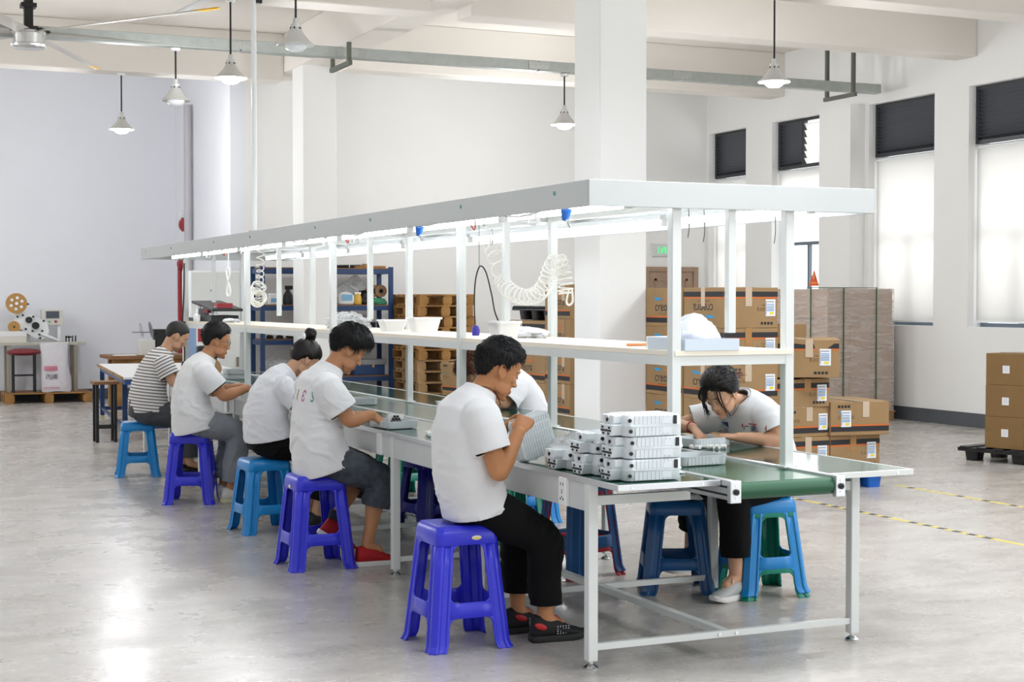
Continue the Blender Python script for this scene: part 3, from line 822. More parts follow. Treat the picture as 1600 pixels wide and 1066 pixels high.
# ------------------------------------------------------------------ grey plastic housings
M_hous = mat('grey_housing_plastic', '#dfe5e8', .42, spec=.45, var=.03, vscale=20)
M_hous_rib = mat('grey_housing_rib', '#d9e0e3', .45, var=.03, vscale=20)
M_hole = mat('dark_opening', '#15181a', .6)
def make_housing(loc, rz, label, rot=None, nose=None, group='grey plastic housings', extra=None):
    """a half shell: tray with ribbed walls and, on one end, a perforated grille or a cable socket; local z up = open side"""
    t = thing('plastic_housing', loc, math.radians(rz), label=label, cat='plastic housing', group=group, rot=rot)
    X0, X1, W, H = -.125, .12, .095, .040
    SW = Matrix(((0, 1, 0, 0), (1, 0, 0, 0), (0, 0, 1, 0), (0, 0, 0, 1)))
    o_ = rrect(X1-X0, 2*W, .03, 5); cxm = (X0+X1)/2
    out = [(x+cxm, y) for x, y in o_]; inn = [(x*.955+cxm, y*.93) for x, y in o_]
    bm = nbm()
    R = [[V((x, y, z)) for x, y in pl] for pl, z in ((inn, .004), (inn, H-.0005), (inn, H), ([(x*1.012-cxm*.012, y*1.014) for x, y in out], H), ([(x*1.012-cxm*.012, y*1.014) for x, y in out], H-.004), ([(x*.99+cxm*.01, y*.985) for x, y in out], H-.0045), ([(x*.97+cxm*.03, y*.955) for x, y in out], .002), ([(x*.96+cxm*.04, y*.94) for x, y in out], 0))]
    rings(bm, R)
    obj('tray_shell', bm, M_hous, t, world=False, smooth=35)
    bm = nbm(); n = 9; pw = (X1-X0-.085)/n
    for i in range(n):
        x = X0+.034+i*pw
        for s in (-1, 1):
            add_box(bm, x+.0008, x+pw-.0008, min(s*(W-.006), s*(W+.0008)), max(s*(W-.006), s*(W+.0008)), .003, H-.005)
    for i in range(6):
        y = -.066+i*.022
        add_box(bm, X1-.006, X1+.001, y+.001, y+.021, .004, H-.006)
    for i in range(12): add_box(bm, X0+.026+i*.0172, X0+.0402+i*.0172, -W+.018, -W+.042, -.0022, .0)
    for r_ in range(1, 5):
        for i in range(12): add_box(bm, X0+.026+i*.0172, X0+.0402+i*.0172, -W+.018+r_*.033, -W+.0475+r_*.033, -.0022, .0)
    obj('ribbing', bm, M_hous_rib, t, world=False)
    bm = nbm()
    for s in (-1, 1):
        ya = s*(W+.0004)
        add_box(bm, .028, .068, min(ya, ya+s*.0012), max(ya, ya+s*.0012), .010, H-.006)
    obj('plain_pad', bm, M_hous, t, world=False)
    if nose == 'grille':
        bm = nbm(); add_prism(bm, [(-.036, .001), (.036, .001), (.054, H+.004), (-.054, H+.004)], -.168, -.118, SW)
        obj('nose_block', bm, M_hous, t, world=False, bev=.003)
        bm = nbm()
        for r_, (k, zc) in enumerate(((4, .009), (9, .0205), (4, .032))):
            for i in range(k):
                y = (i-(k-1)/2)*.0092
                if k == 4: y += (-.013 if i < 2 else .013)*(.8 if r_ == 0 else 1.3)
                add_box(bm, -.1692, -.1675, y-.0032, y+.0032, zc-.0042, zc+.0042)
        obj('perforated_grille', bm, M_hole, t, world=False)
    elif nose == 'socket':
        bm = nbm(); add_prism(bm, [(-.048, .0), (.048, .0), (.048, H-.012), (.034, H), (-.034, H), (-.048, H-.012)], -.160, -.118, SW)
        b_ = obj('nose_block', bm, M_hous, t, world=False, bev=.005)
        bm = nbm(); add_lathe(bm, [(.016, 0), (.019, .0), (.019, .004), (.016, .004), (.016, 0)], 18, T(-.159, 0, .02) @ RY(-90)); obj('socket_ring', bm, M_hous_rib, b_, world=False)
        bm = nbm(); add_cyl(bm, (-.1612, -.003, .020), (-.159, -.003, .020), .0085, 14); add_box(bm, -.1612, -.159, .004, .013, .013, .022)
        obj('socket_hole', bm, M_hole, b_, world=False)
    if nose:
        bm = nbm()
        for s in (-1, 1): add_cyl(bm, (X0+.014, s*(W+.0010), .020), (X0+.014, s*(W-.004), .020), .0075, 12)
        obj('side_hole', bm, M_hole, t, world=False)
    if extra == 'latch':
        bm = nbm()
        for s in (-1, 1): add_box(bm, .076, .091, min(s*W, s*(W+.003)), max(s*W, s*(W+.003)), .003, H-.004)
        obj('latch', bm, M_black, t, world=False)
    return t
zt = .7505
def stackcol(x, y, n, names, seed):
    r = random.Random(seed); z = zt
    for k in range(n):
        flip = (k % 2 == 1); rz = r.uniform(-2, 2)
        dx = r.uniform(-.012, .012); dy = r.uniform(-.004, .004)
        ex = 'latch' if k % 2 else None
        zz = z + (.0402 if flip else .0024)
        make_housing((x+dx, y+dy, zz), rz, names[k], rot=((PI if flip else 0), 0, math.radians(rz)), extra=ex, nose='socket' if flip else 'grille', group='grey plastic housings stacked at the bench corner')
        z += .0428
on = ['bottom', 'second from bottom', 'third from bottom', 'third from top', 'second from top', 'topmost']
stackcol(2.94, 5.29, 6, ['grey plastic housing, %s of the tallest stack at the bench corner' % q for q in on], 3)
on4 = ['bottom', 'second from bottom', 'third from bottom', 'topmost']
stackcol(2.925, 5.515, 4, ['grey plastic housing, %s of the middle stack behind the tallest one' % q for q in on4], 5)
stackcol(2.915, 5.74, 2, ['grey plastic housing, %s of the shortest stack beside the clear bag' % q for q in ('bottom', 'top')], 8)
# the one in the front man's hands, base towards the camera
hold = make_housing((2.835, 6.05, .862), 0, 'grey plastic housing held up by the front man, ribbed base showing', rot=(math.radians(-100), math.radians(-10), math.radians(28)), group=None)
# trays in work
make_housing((2.86, 7.95, zt+.0024), 100, 'grey plastic housing the man in red shoes is filling', group=None)
make_housing((3.32, 9.88, zt-.0038), 85, 'grey plastic housing on the belt beyond the man in red shoes', group=None)
make_housing((3.845, 6.36, zt+.0024), 12, 'grey plastic housing right under the front woman\'s hands', group=None)
make_housing((3.42, 5.72, zt-.0038), 4, 'grey plastic housing riding on the belt behind the tallest stack', group=None)
make_housing((3.37, 13.45, zt-.0038), 90, 'grey plastic housing on the belt before the man wearing glasses, lower one', group=None)
make_housing((3.36, 13.43, zt+.041), 86, 'grey plastic housing on the belt before the man wearing glasses, upper one', group=None)
# small parts
M_wp = mat('small_white_plastic', '#f4f4f2', .35)
def bits(c, n, label, group, seed, dirn=(1, 0), m=M_wp, nm='plastic_connector', sp=.022):
    r = random.Random(seed); first = None
    for k in range(n):
        x = c[0]+dirn[0]*(k-n/2)*sp+r.uniform(-.012, .012); y = c[1]+dirn[1]*(k-n/2)*sp+r.uniform(-.012, .012)
        if first is None:
            t = thing(nm, (x, y, c[2]), r.uniform(0, 3), label=label, cat='connector', group=group)
            P = T(0, 0, .011) @ RY(90)
            obj('connector_body', lathe([(0, -.02), (.008, -.02), (.009, -.004), (.011, -.003), (.011, .004), (.007, .006), (.007, .02), (0, .02)], 10, P), m, t, world=False, smooth=40)
            obj('connector_pin', tube([(.02, 0, .011), (.028, 0, .011)], .003, 6), m, t, world=False)
            first = t
        else: dup(first, (x, y, c[2]), r.uniform(0, 3))
bits((2.87, 7.43, .7495), 7, 'small white connector in the loose pile on the bench left of the front man', 'white connectors in the left pile', 4, (.3, 1))
bits((3.80, 6.20, .7495), 8, 'small white connector in the loose row before the front woman', 'white connectors before the front woman', 6, (1, -.3))
bits((2.90, 6.27, .7495), 3, 'small white connector lying below the housing held by the front man', 'white connectors under the held housing', 9, (1, 0))
bits((2.86, 7.99, .756), 8, 'small black plug lying in the tray of the man in red shoes', 'black plugs in the tray', 12, (0, 1), M_black, 'black_plug', .014)
ph_ = thing('plug_holder', (2.905, 8.03, .7535), math.radians(-8), label='small white upright holder with black hexagonal plugs in the second man\'s tray', cat='holder')
obj('holder_panel', box(-.045, .045, -.004, .004, 0, .062), M_wp, ph_, world=False, bev=.003)
for i_, (a_, b_) in enumerate(((-.026, .022), (-.009, .022), (.008, .022), (.025, .022), (-.017, .036), (0, .036), (.017, .036), (-.008, .05), (.009, .05))):
    bm = nbm(); add_cyl(bm, (a_, -.013, b_), (a_, -.003, b_), .0075, 6); obj('hex_plug', bm, M_black, ph_, world=False)
bs = thing('bottle_cap_tray', (3.76, 9.42, .7495), label='small pale blue part lying on the right bench across from the second man', cat='part')
obj('tray_body', box(3.72, 3.80, 9.34, 9.5, .7495, .775), mat('pale_blue_plastic', '#cfe0f2', .4), bs, bev=.004); obj('tray_lip', box(3.715, 3.805, 9.335, 9.505, .772, .777), mat('pale_blue_plastic_lip', '#dfeaf5', .4), bs)

# crumpled clear bags and wraps
M_bag = bpy.data.materials.new('clear_bag'); M_bag.use_nodes = True
def film_nodes(m, tint, opac, bscale, stretch=(1, 1, 1), bstr=.9):
    nt = m.node_tree; N = nt.nodes; L = nt.links
    b = N['Principled BSDF']; b.inputs['Base Color'].default_value = lin(tint); b.inputs['Roughness'].default_value = .18; b.inputs['Specular IOR Level'].default_value = .8
    tr_ = N.new('ShaderNodeBsdfTransparent'); mx = N.new('ShaderNodeMixShader'); out = N['Material Output']
    tc = N.new('ShaderNodeTexCoord'); mp = N.new('ShaderNodeMapping'); mp.inputs['Scale'].default_value = stretch
    n = N.new('ShaderNodeTexNoise'); n.inputs['Scale'].default_value = bscale; n.inputs['Detail'].default_value = 5; n.inputs['Distortion'].default_value = 1.2
    L.new(tc.outputs['Object'], mp.inputs[0]); L.new(mp.outputs[0], n.inputs['Vector'])
    bp = N.new('ShaderNodeBump'); bp.inputs['Strength'].default_value = bstr; bp.inputs['Distance'].default_value = .02
    L.new(n.outputs['Fac'], bp.inputs['Height']); L.new(bp.outputs['Normal'], b.inputs['Normal'])
    r = N.new('ShaderNodeMapRange'); r.inputs['From Min'].default_value = .3; r.inputs['From Max'].default_value = .75
    r.inputs['To Min'].default_value = max(0, opac-.2); r.inputs['To Max'].default_value = min(1, opac+.2)
    L.new(n.outputs['Fac'], r.inputs['Value']); L.new(r.outputs[0], mx.inputs[0])
    L.new(tr_.outputs[0], mx.inputs[1]); L.new(b.outputs[0], mx.inputs[2]); L.new(mx.outputs[0], out.inputs[0])
film_nodes(M_bag, '#eef1f3', .5, 22)
M_wrap = bpy.data.materials.new('stretch_wrap'); M_wrap.use_nodes = True; film_nodes(M_wrap, '#efe6e0', .34, 3.6, (1, 1, 5), 1.)
M_cloth = mat('white_cloth', '#eff0f3', .7, var=.05, vscale=40)
def crumple(c, r, seed, amp=.3, sc=3., seg=40, rg=24, flat=True):
    bm = nbm(); add_ell(bm, (0, 0, 0), (1, 1, 1), None, seg, rg)
    P = np.array([v.co[:] for v in bm.verts])
    n = vnoise(P*sc, seed)*.6+(1-2*np.abs(vnoise(P*sc*2.1, seed+1)))*.35+(1-2*np.abs(vnoise(P*sc*4.3, seed+2)))*.15
    P = P*(1+amp*n)[:, None]
    P = P*np.array(r)
    if flat: P[:, 2] = np.maximum(P[:, 2], -r[2]*.55)
    for v, p in zip(bm.verts, P): v.co = V(p)+V(c)+V((0, 0, r[2]*.55 if flat else 0))
    return bm
def bag(c, r, seed, label, m, name='plastic_bag', cat='plastic bag', **k):
    o = obj(name, crumple((0, 0, 0), r, seed, **k), m, smooth=55); o.location = c
    return tag(o, label, cat)
bag((2.935, 5.93, .7495), (.085, .075, .075), 3, 'clear crumpled plastic bag beside the held housing on the bench', M_bag, amp=.45)
bag((3.40, 10.38, 1.242), (.13, .24, .07), 5, 'silvery clear plastic bag slumped on the shelf above the second man', M_bag, amp=.4)
bag((3.50, 7.62, 1.242), (.10, .19, .035), 7, 'folded white film lying on the shelf behind the white tub', M_cloth, name='folded_film', cat='film', amp=.3)
bag((3.36, 13.55, 1.242), (.06, .14, .022), 9, 'crumpled white tissue beside the black machine on the shelf', M_cloth, name='tissue', cat='tissue', amp=.4)

# shelf goods
def tub(c, w, d, h, label, rz=0):
    t = thing('white_tub', c, math.radians(rz), label=label, cat='tub')
    a = rrect(w, d, .02, 4); 
    def rg(s, z): return [V((x*s, y*s, z)) for x, y in a]
    bm = nbm(); rings(bm, [rg(.74, 0), rg(.97, h-.006), rg(1.03, h-.006), rg(1.03, h), rg(.94, h), rg(.74*.95, .004)])
    obj('tub_wall', bm, M_white_plastic, t, world=False, smooth=35)
    bm = nbm(); rings(bm, [rg(1.035, h-.012), rg(1.05, h-.012), rg(1.05, h-.004), rg(1.035, h-.004)], cap=False, closed=True); obj('rim', bm, M_white_plastic, t, world=False)
tub((3.40, 9.46, 1.242), .17, .14, .075, 'low white plastic tub on the shelf, left one of the pair')
tub((3.50, 9.15, 1.242), .19, .16, .092, 'taller white plastic tub on the shelf, right one of the pair')
tub((3.235, 7.30, 1.242), .14, .15, .095, 'white plastic tub on the shelf right above the front man\'s head')
ct = thing('carton_tray', (3.30, 5.5, 1.242), label='pale blue open carton tray on the near end of the shelf', cat='carton')
bm = nbm()
for a in ((3.175, 3.43, 5.375, 5.378), (3.175, 3.43, 5.677, 5.68), (3.175, 3.178, 5.378, 5.677), (3.427, 3.43, 5.378, 5.677)): add_box(bm, *a, 1.2422, 1.289)
obj('tray_wall', bm, mat('pale_blue_card', '#cdd8e3', .6), ct)
obj('tray_base', box(3.178, 3.427, 5.378, 5.677, 1.2422, 1.2452), mat('pale_card', '#d9dfe6', .6), ct)
M_net = mat('hair_net_cloth', '#f1f2f8', .7, var=.12, vscale=70, col2='#dde2f0')
bag((3.30, 5.51, 1.247), (.09, .11, .085), 21, 'white cloth hair nets heaped in the pale blue carton tray', M_net, name='hair_nets', cat='cloth', amp=.22, sc=1.6)
cb = thing('tissue_box', (3.36, 5.84, 1.242), label='small white box with blue edge behind the near left rack post', cat='box')
obj('box_body', box(3.30, 3.42, 5.76, 5.92, 1.2422, 1.288), M_board_white, cb, bev=.002); obj('blue_edge', box(3.296, 3.30, 5.79, 5.86, 1.248, 1.284), mat('box_blue', '#44599a', .5), cb)
pn = thing('orange_pen', (3.3, 6.02, 1.242), label='orange marker lying on the shelf left of the carton tray', cat='pen')
bm = nbm(); add_cyl(bm, (3.25, 6.0, 1.249), (3.42, 6.04, 1.249), .0065, 10); obj('barrel', bm, mat('pen_orange', '#e99a60', .4), pn, smooth=60)
bm = nbm(); add_tube(bm, [(3.42, 6.04, 1.249), (3.46, 6.05, 1.249), (3.475, 6.053, 1.249)], [.0065, .006, .002], 10); obj('cap', bm, mat('pen_cap', '#d9d4cc', .4), pn, smooth=60)
mc = thing('black_fixture', (3.38, 14.2, 1.242), label='black and red mechanical fixture on the far end of the shelf', cat='machine')
obj('base', box(3.2, 3.5, 14.3, 14.75, 1.2422, 1.275), M_black, mc, bev=.005)
bm = nbm(); add_box(bm, 3.25, 3.5, 13.85, 14.3, 1.243, 1.30); add_box(bm, 3.28, 3.32, 14.1, 14.5, 1.3, 1.36); obj('frame', bm, M_black, mc, bev=.004)
bm = nbm(); add_box(bm, -.14, .14, -.42, .42, -.012, .012, T(3.37, 14.15, 1.385) @ RX(5)); obj('plate', bm, M_black, mc, bev=.003)
bm = nbm()
for y in (13.9, 14.1, 14.35, 14.55): add_cyl(bm, (3.3, y, 1.3), (3.3, y, 1.385), .016, 10)
obj('pillar_pin', bm, M_chrome, mc)
bm = nbm(); add_box(bm, 3.3, 3.44, 13.82, 14.0, 1.34, 1.41); add_box(bm, 3.26, 3.3, 14.05, 14.2, 1.32, 1.36); obj('red_clamp', bm, M_red, mc, bev=.006)
bt = thing('glue_bottle', (3.14, 13.95, 1.242), label='small white nozzle bottle on the far end of the shelf', cat='bottle')
obj('bottle_body', lathe([(0, 0), (.03, 0), (.032, .01), (.032, .055), (.012, .075), (0, .075)], 16, T(3.14, 13.95, 1.242)), M_white_plastic, bt, smooth=50)
obj('nozzle', lathe([(.011, .074), (.009, .09), (.003, .125), (0, .125)], 12, T(3.14, 13.95, 1.242)), M_white_plastic, bt, smooth=50)

# ------------------------------------------------------------------ cartons
M_card = mat('cardboard', '#9f8058', .8, var=.13, vscale=4, bump=.04, bscale=90)
M_card2 = mat('cardboard_kraft', '#86683f', .85, var=.08, vscale=5, bump=.04, bscale=90)
M_tape = mat('packing_tape', '#a77a44', .25, spec=.6)
M_tapec = mat('clear_packing_tape', '#c7b29a', .15, spec=.8)
M_ink = mat('print_black', '#28262a', .7); M_ink_o = mat('print_orange', '#cf6a2d', .7); M_ink_b = mat('print_blue', '#3a94c4', .7); M_ink_s = mat('print_small', '#6d5638', .8)
M_lab = mat('label_white', '#e8e9ec', .5); M_lab_b = mat('label_blue', '#5d97cb', .6); M_lab_y = mat('label_yellow', '#e8d325', .6); M_lab_k = mat('label_lines', '#7b828c', .6)
def face_frame(face, w, d, h):
    return {'-y': (T(0, -d/2-.0012, h/2), w), '-x': (T(-w/2-.0012, 0, h/2) @ RZ(-90), d)}[face]
def print_face(bm, M, W, H, inv, kind):
    if inv: M = M @ RY(180)
    q = bm
    def rect(x0, x1, z0, z1, mi):
        vs = [q.verts.new(M @ V(p)) for p in ((x0, 0, z0), (x1, 0, z0), (x1, 0, z1), (x0, 0, z1))]
        f = q.faces.new(vs); f.material_index = mi
    def poly(ps, mi):
        f = q.faces.new([q.verts.new(M @ V((x, 0, z))) for x, z in ps]); f.material_index = mi
    e = W/2-.002
    rect(-e, e, -H/2+.030, -H/2+.068, 0); rect(-e, e, -H/2+.070, -H/2+.082, 1)
    if kind == 'big':
        add_text(q, 'creora', .105, M @ T(0, 0, -.005), 0, sx=1.02)
        add_text(q, 'Spandex by the leader', .02, M @ T(0, 0, -.05), 3)
        poly([(-.15, .062), (-.12, .052), (-.05, .056), (-.02, .06), (-.05, .072), (-.11, .078), (-.15, .08)], 2)
        poly([(.0, .058), (.05, .056), (.1, .05), (.14, .06), (.145, .08), (.1, .072), (.05, .07)], 1)
    else:
        add_text(q, 'creora', .052, M @ T(-.12, 0, .01), 3, sx=1.0); add_text(q, 'Spandex', .018, M @ T(-.12, 0, -.02), 3)
        poly([(-.19, .046), (-.16, .04), (-.12, .042), (-.13, .052), (-.18, .056)], 2)
        for k in range(4): rect(-.19+k*.028, -.17+k*.028, H/2-.045, H/2-.025, 0)
def add_label(bm, M, x, z, w=.085, h=.125):
    def rect(x0, x1, z0, z1, y, mi):
        f = bm.faces.new([bm.verts.new(M @ V(p)) for p in ((x+x0, y, z+z0), (x+x1, y, z+z0), (x+x1, y, z+z1), (x+x0, y, z+z1))]); f.material_index = mi
    rect(-w/2, w/2, -h/2, h/2, -.0006, 0)
    for k, (mi, zz) in enumerate(((3, .045), (1, .025), (1, .012), (3, 0), (1, -.012), (1, -.022))): rect(-w*.38, w*.36, zz-.003, zz+.003, -.0011, mi)
    rect(-w*.08, w*.3, -.05, -.032, -.0011, 2); rect(-w*.46, -w*.41, -h*.4, h*.4, -.0011, 3)
def carton(loc, w, d, h, rz=0, faces=(), label='', group=None, lab=None, tape=(), m=None, seed=0, crush=.004, name='cardboard_box', flaps=False, rot=None):
    t = thing(name, loc, math.radians(rz), label=label, cat='cardboard box', group=group, rot=rot)
    bm = nbm(); add_box(bm, -w/2, w/2, -d/2, d/2, 0, h)
    bmesh.ops.subdivide_edges(bm, edges=bm.edges[:], cuts=3, use_grid_fill=True)
    P = np.array([v.co[:] for v in bm.verts]); nz = np.stack([vnoise(P*7+seed*3.1, k) for k in range(3)], 1)*crush
    nz[:, 2] *= .7
    fl = P[:, 2] < 1e-4; nz[fl, 2] = 0
    for v, q in zip(bm.verts, P+nz*np.array([.15, .15, 1.])): v.co = V(q)
    obj('box_body', bm, m or M_card, t, world=False, bev=.004)
    if faces:
        bm = nbm()
        for f, inv, kind in faces:
            M, W = face_frame(f, w, d, h); print_face(bm, M, W, h, inv, kind)
        obj('printing', bm, [M_ink, M_ink_o, M_ink_b, M_ink_s], t, world=False, fixn=False)
    if lab:
        bm = nbm()
        for f, x, z in lab:
            M, W = face_frame(f, w, d, h); add_label(bm, M @ T(0, -.0006, 0), x, z)
        obj('shipping_label', bm, [M_lab, M_lab_b, M_lab_y, M_lab_k], t, world=False, fixn=False)
    bm = nbm()
    for f, x in (tape or (('-y', 0.),)):
        M, W = face_frame(f, w, d, h)
        add_box(bm, x-.028, x+.028, -.0012, .0004, h/2-.13*h/.28, h/2+.001, M)
    add_box(bm, -.028, .028, -d/2, d/2, h+.001, h+.0035)
    obj('packing_tape', bm, M_tapec if seed % 3 else M_tape, t, world=False)
    return t
GB = 'printed cartons on the blue pallet'
X1 = [(.15, .285), (.436, .26), (.697, .265), (.963, .27), (1.234, .30)]
nm = ['bottom layer', 'second layer', 'third layer', 'fourth layer', 'top layer']
for i, (z, h) in enumerate(X1):
    inv = i >= 3
    carton((6.29, 9.985, z), .475, .565, h, 0, (('-x', inv, 'big'), ('-y', inv, 'small')), 'printed brown carton in the near left column on the blue pallet, %s' % nm[i], GB, lab=(('-y', .17, .0),), tape=(('-y', -.02), ('-x', .0)), seed=i)
    carton((6.29, 10.57, z), .475, .57, h, 0, (('-x', False, 'big'),), 'printed brown carton in the column beside the big pillar, %s' % nm[i], GB, tape=(('-x', .1),), seed=i+20)
X2 = [(.15, .258), (.409, .225), (.635, .212)]
for i, (z, h) in enumerate(X2):
    carton((6.765, 9.985, z), .465, .565, h, (0, 2, -2)[i], (('-y', i != 1, 'small'),), 'printed brown carton in the middle column on the blue pallet, %s' % nm[i], GB, lab=(('-y', .165, .0),), tape=(('-y', .04),), seed=i+7, crush=.012)
    carton((6.765, 10.57, z), .465, .57, h, 0, (), 'brown carton in the back middle column on the blue pallet, %s' % nm[i], GB, seed=i+27)
carton((6.835, 9.93, .862), .55, .62, .285, -24, (('-x', True, 'small'), ('-y', True, 'small')), 'large tilted brown carton with crushed top above the middle column', GB, lab=(('-y', .17, .01),), tape=(('-y', .05), ('-x', .0)), seed=41, crush=.022)
carton((7.0, 10.6, .85), .47, .5, .40, 0, (('-y', False, 'small'),), 'brown carton peeking out behind the large tilted carton', GB, seed=45)
carton((7.235, 9.985, .15), .46, .565, .258, 0, (('-y', True, 'small'),), 'printed brown carton at the bottom right end of the blue pallet', GB, lab=(('-y', .15, .01),), tape=(('-y', -.02),), seed=51, crush=.008)
carton((7.275, 9.93, .412), .50, .56, .255, -7, (('-y', False, 'small'),), 'printed brown carton stacked at the right end with black band below', GB, lab=(('-y', -.12, .0),), tape=(('-y', .05),), seed=55, crush=.01)
carton((7.235, 10.57, .15), .46, .57, .258, 0, (), 'brown carton at the back right end of the blue pallet', GB, seed=56)

def plastic_pallet(loc, w, d, m, label, rz=0, hgt=.15, name='plastic_pallet'):
    t = thing(name, loc, math.radians(rz), label=label, cat='pallet')
    bm = nbm()
    n = 7
    for i in range(n):
        y = i*(d-.12)/(n-1); add_box(bm, 0, w, y, y+.1, hgt-.03, hgt-.001)
    for x in (0, w/2-.06, w-.12): add_box(bm, x, x+.12, 0, d, hgt-.045, hgt-.012)
    obj('deck', bm, m, t, world=False, bev=.004)
    for x in (.05, w/2-.07, w-.19):
        for y in (.03, d/2-.07, d-.17):
            bm = nbm()
            R = [[V((x+.07+px*s, y+.07+py*s, z)) for px, py in rrect(.14, .14, .025, 3)] for s, z in ((.82, 0), (1., hgt-.03))]
            rings(bm, R); obj('foot', bm, m, t, world=False, smooth=40)
    return t
M_pblue = mat('blue_pallet_plastic', '#1565c4', .35); M_pblack = mat('black_pallet_plastic', '#191a1c', .4)
plastic_pallet((6.0, 9.66, 0), 1.54, 1.22, M_pblue, 'blue plastic pallet under the big pile of printed cartons')
# row behind the pillar
for i, (z, h) in enumerate([(.15, .28), (.431, .28), (.712, .28), (.993, .28), (1.274, .30)]):
    carton((6.13, 12.17, z), .46, .50, h, 0, (('-x', False, 'big'),), 'printed brown carton in the tall column left of the big pillar, %s' % nm[i], 'printed cartons behind the pillar', tape=(('-x', .12),), seed=60+i)
for i, (z, h) in enumerate([(.15, .27), (.421, .27), (.692, .27), (.963, .29)]):
    carton((6.16, 12.86, z), .50, .80, h, 1, (('-x', i == 3, 'big'),), 'printed brown carton in the lower column under the black pallet, %s' % ['bottom layer', 'second layer', 'third layer', 'top layer'][i], 'printed cartons behind the pillar', lab=(('-x', .2, 0),) if i == 1 else None, tape=(('-x', -.1),), seed=70+i)
plastic_pallet((5.88, 11.9, 0), .56, 1.4, M_pblack, 'black plastic pallet on the floor under the cartons left of the pillar')
plastic_pallet((5.93, 12.48, 1.257), .46, .72, M_pblack, 'black plastic pallet lying on top of the lower carton column', hgt=.13)
for i in range(2):
    carton((6.92, 16.7, .001+i*.352), .42, .42, .35, 6, (('-x', False, 'small'), ('-y', False, 'small')), 'small printed carton standing before the wooden pallets, %s' % ('lower one', 'upper one')[i], None, seed=80+i)
# plain cartons on the right
plastic_pallet((9.36+.2976, 11.05-1.1109, 0), 1.0, 1.15, M_pblack, 'black plastic pallet under the plain cartons by the window wall', rz=15, hgt=.13)
def onp(x, y, z):
    v = RZ(15) @ V((x, y, 0)); return (9.36+v.x, 11.05+v.y, z)
for i in range(3):
    c = carton(onp(.27+i*.004, -.455, .131+i*.2795), .48, .385, .2785, 15+i*.4, (), 'plain kraft carton with a white square sticker, %s of three by the window wall' % ('bottom', 'middle', 'top')[i], 'plain kraft cartons', m=M_card2, seed=90+i, crush=.003, tape=(('-y', 0),))
    bm = nbm(); M, W = face_frame('-x', .48, .385, .2785)
    add_box(bm, -.034, .034, -.0016, -.0004, -.034, .034, M @ T(.01, 0, .0)); obj('square_sticker', bm, M_lab, c, world=False)
    bm = nbm()
    for k in range(4): add_box(bm, -.02, .02, -.0024, -.0014, -.018+k*.012, -.012+k*.012, M @ T(.01, 0, .0))
    obj('sticker_print', bm, mat('sticker_grey', '#d3d5da', .6), c, world=False)

# stretch wrapped pallet load
wl = thing('wrapped_pallet_load', (11.22, 15.5, 0), label='tall stretch wrapped pallet load with green straps by the window wall', cat='pallet load')
M_wcard = mat('wrapped_cardboard', '#b29a88', .7, var=.1, vscale=2)
bm = nbm(); add_box(bm, 10.76, 11.69, 14.97, 16.0, .14, 1.565)
obj('carton_block', bm, M_wcard, wl, bev=.01)
bm = nbm()
for z in (.5, .86, 1.21): add_box(bm, 10.757, 11.693, 14.967, 16.003, z, z+.006)
for x in (11.07, 11.38): add_box(bm, x, x+.005, 14.967, 14.97, .14, 1.2)
for y in (15.3, 15.65): add_box(bm, 10.757, 10.76, y, y+.005, .14, 1.56)
obj('carton_seam', bm, mat('seam_brown', '#86705f', .8), wl)
bm = nbm(); add_box(bm, 10.745, 11.705, 14.955, 16.015, .1, 1.572); bmesh.ops.subdivide_edges(bm, edges=bm.edges[:], cuts=12, use_grid_fill=True)
P = np.array([v.co[:] for v in bm.verts]); k = vnoise(P*np.array([5, 5, 16]), 4)*.005
for v, q in zip(bm.verts, k): v.co += V((q, q, 0))
obj('stretch_film', bm, M_wrap, wl, smooth=60)
M_strap = mat('green_strap', '#2f5a39', .4)
for x in (10.97, 11.44):
    bm = nbm(); add_box(bm, x-.008, x+.008, 14.945, 14.949, .12, 1.58); add_box(bm, x-.008, x+.008, 14.945, 16.02, 1.577, 1.581); obj('strap', bm, M_strap, wl)
for y in (15.28, 15.66):
    bm = nbm(); add_box(bm, 10.735, 10.739, y-.008, y+.008, .12, 1.58); add_box(bm, 10.735, 11.71, y-.008, y+.008, 1.582, 1.586); obj('strap', bm, M_strap, wl)
bm = nbm()
for x in (10.74, 11.17, 11.6): add_box(bm, x, x+.1, 14.94, 16.03, 0, .1)
for y in (14.94, 15.45, 15.93): add_box(bm, 10.72, 11.72, y, y+.1, .1, .12)
obj('timber_base', bm, M_wood_pale, wl, bev=.004)

# ------------------------------------------------------------------ wooden pallets
def pallet_parts(w, d, h, m, loc, rz, label, group):
    t = thing('wooden_pallet', loc, math.radians(rz), label=label, cat='pallet', group=group)
    bm = nbm(); n = 6; bw = .095
    for i in range(n):
        y = -d/2+i*(d-bw)/(n-1); add_box(bm, -w/2, w/2, y, y+bw, h-.02, h)
    for x in (-w/2, -.05, w/2-.1): add_box(bm, x, x+.1, -d/2, d/2, h-.036, h-.0205)
    obj('deck_boards', bm, m, t, world=False, bev=.002)
    for x in (-w/2, -.06, w/2-.12):
        for y in (-d/2, -.06, d/2-.12):
            obj('block', box(x, x+.12, y, y+.12, .0185, h-.0365), m, t, world=False, bev=.002)
    bm = nbm()
    for x in (-w/2, -.05, w/2-.1): add_box(bm, x, x+.1, -d/2, d/2, 0, .018)
    obj('base_boards', bm, m, t, world=False, bev=.002)
    return t
gp = 'stacked wooden pallets by the back wall'
ph = .1365; pp = [None, None]
onum = ['bottom', 'second', 'third', 'fourth', 'fifth', 'sixth', 'seventh', 'eighth', 'ninth', 'tenth', 'top']
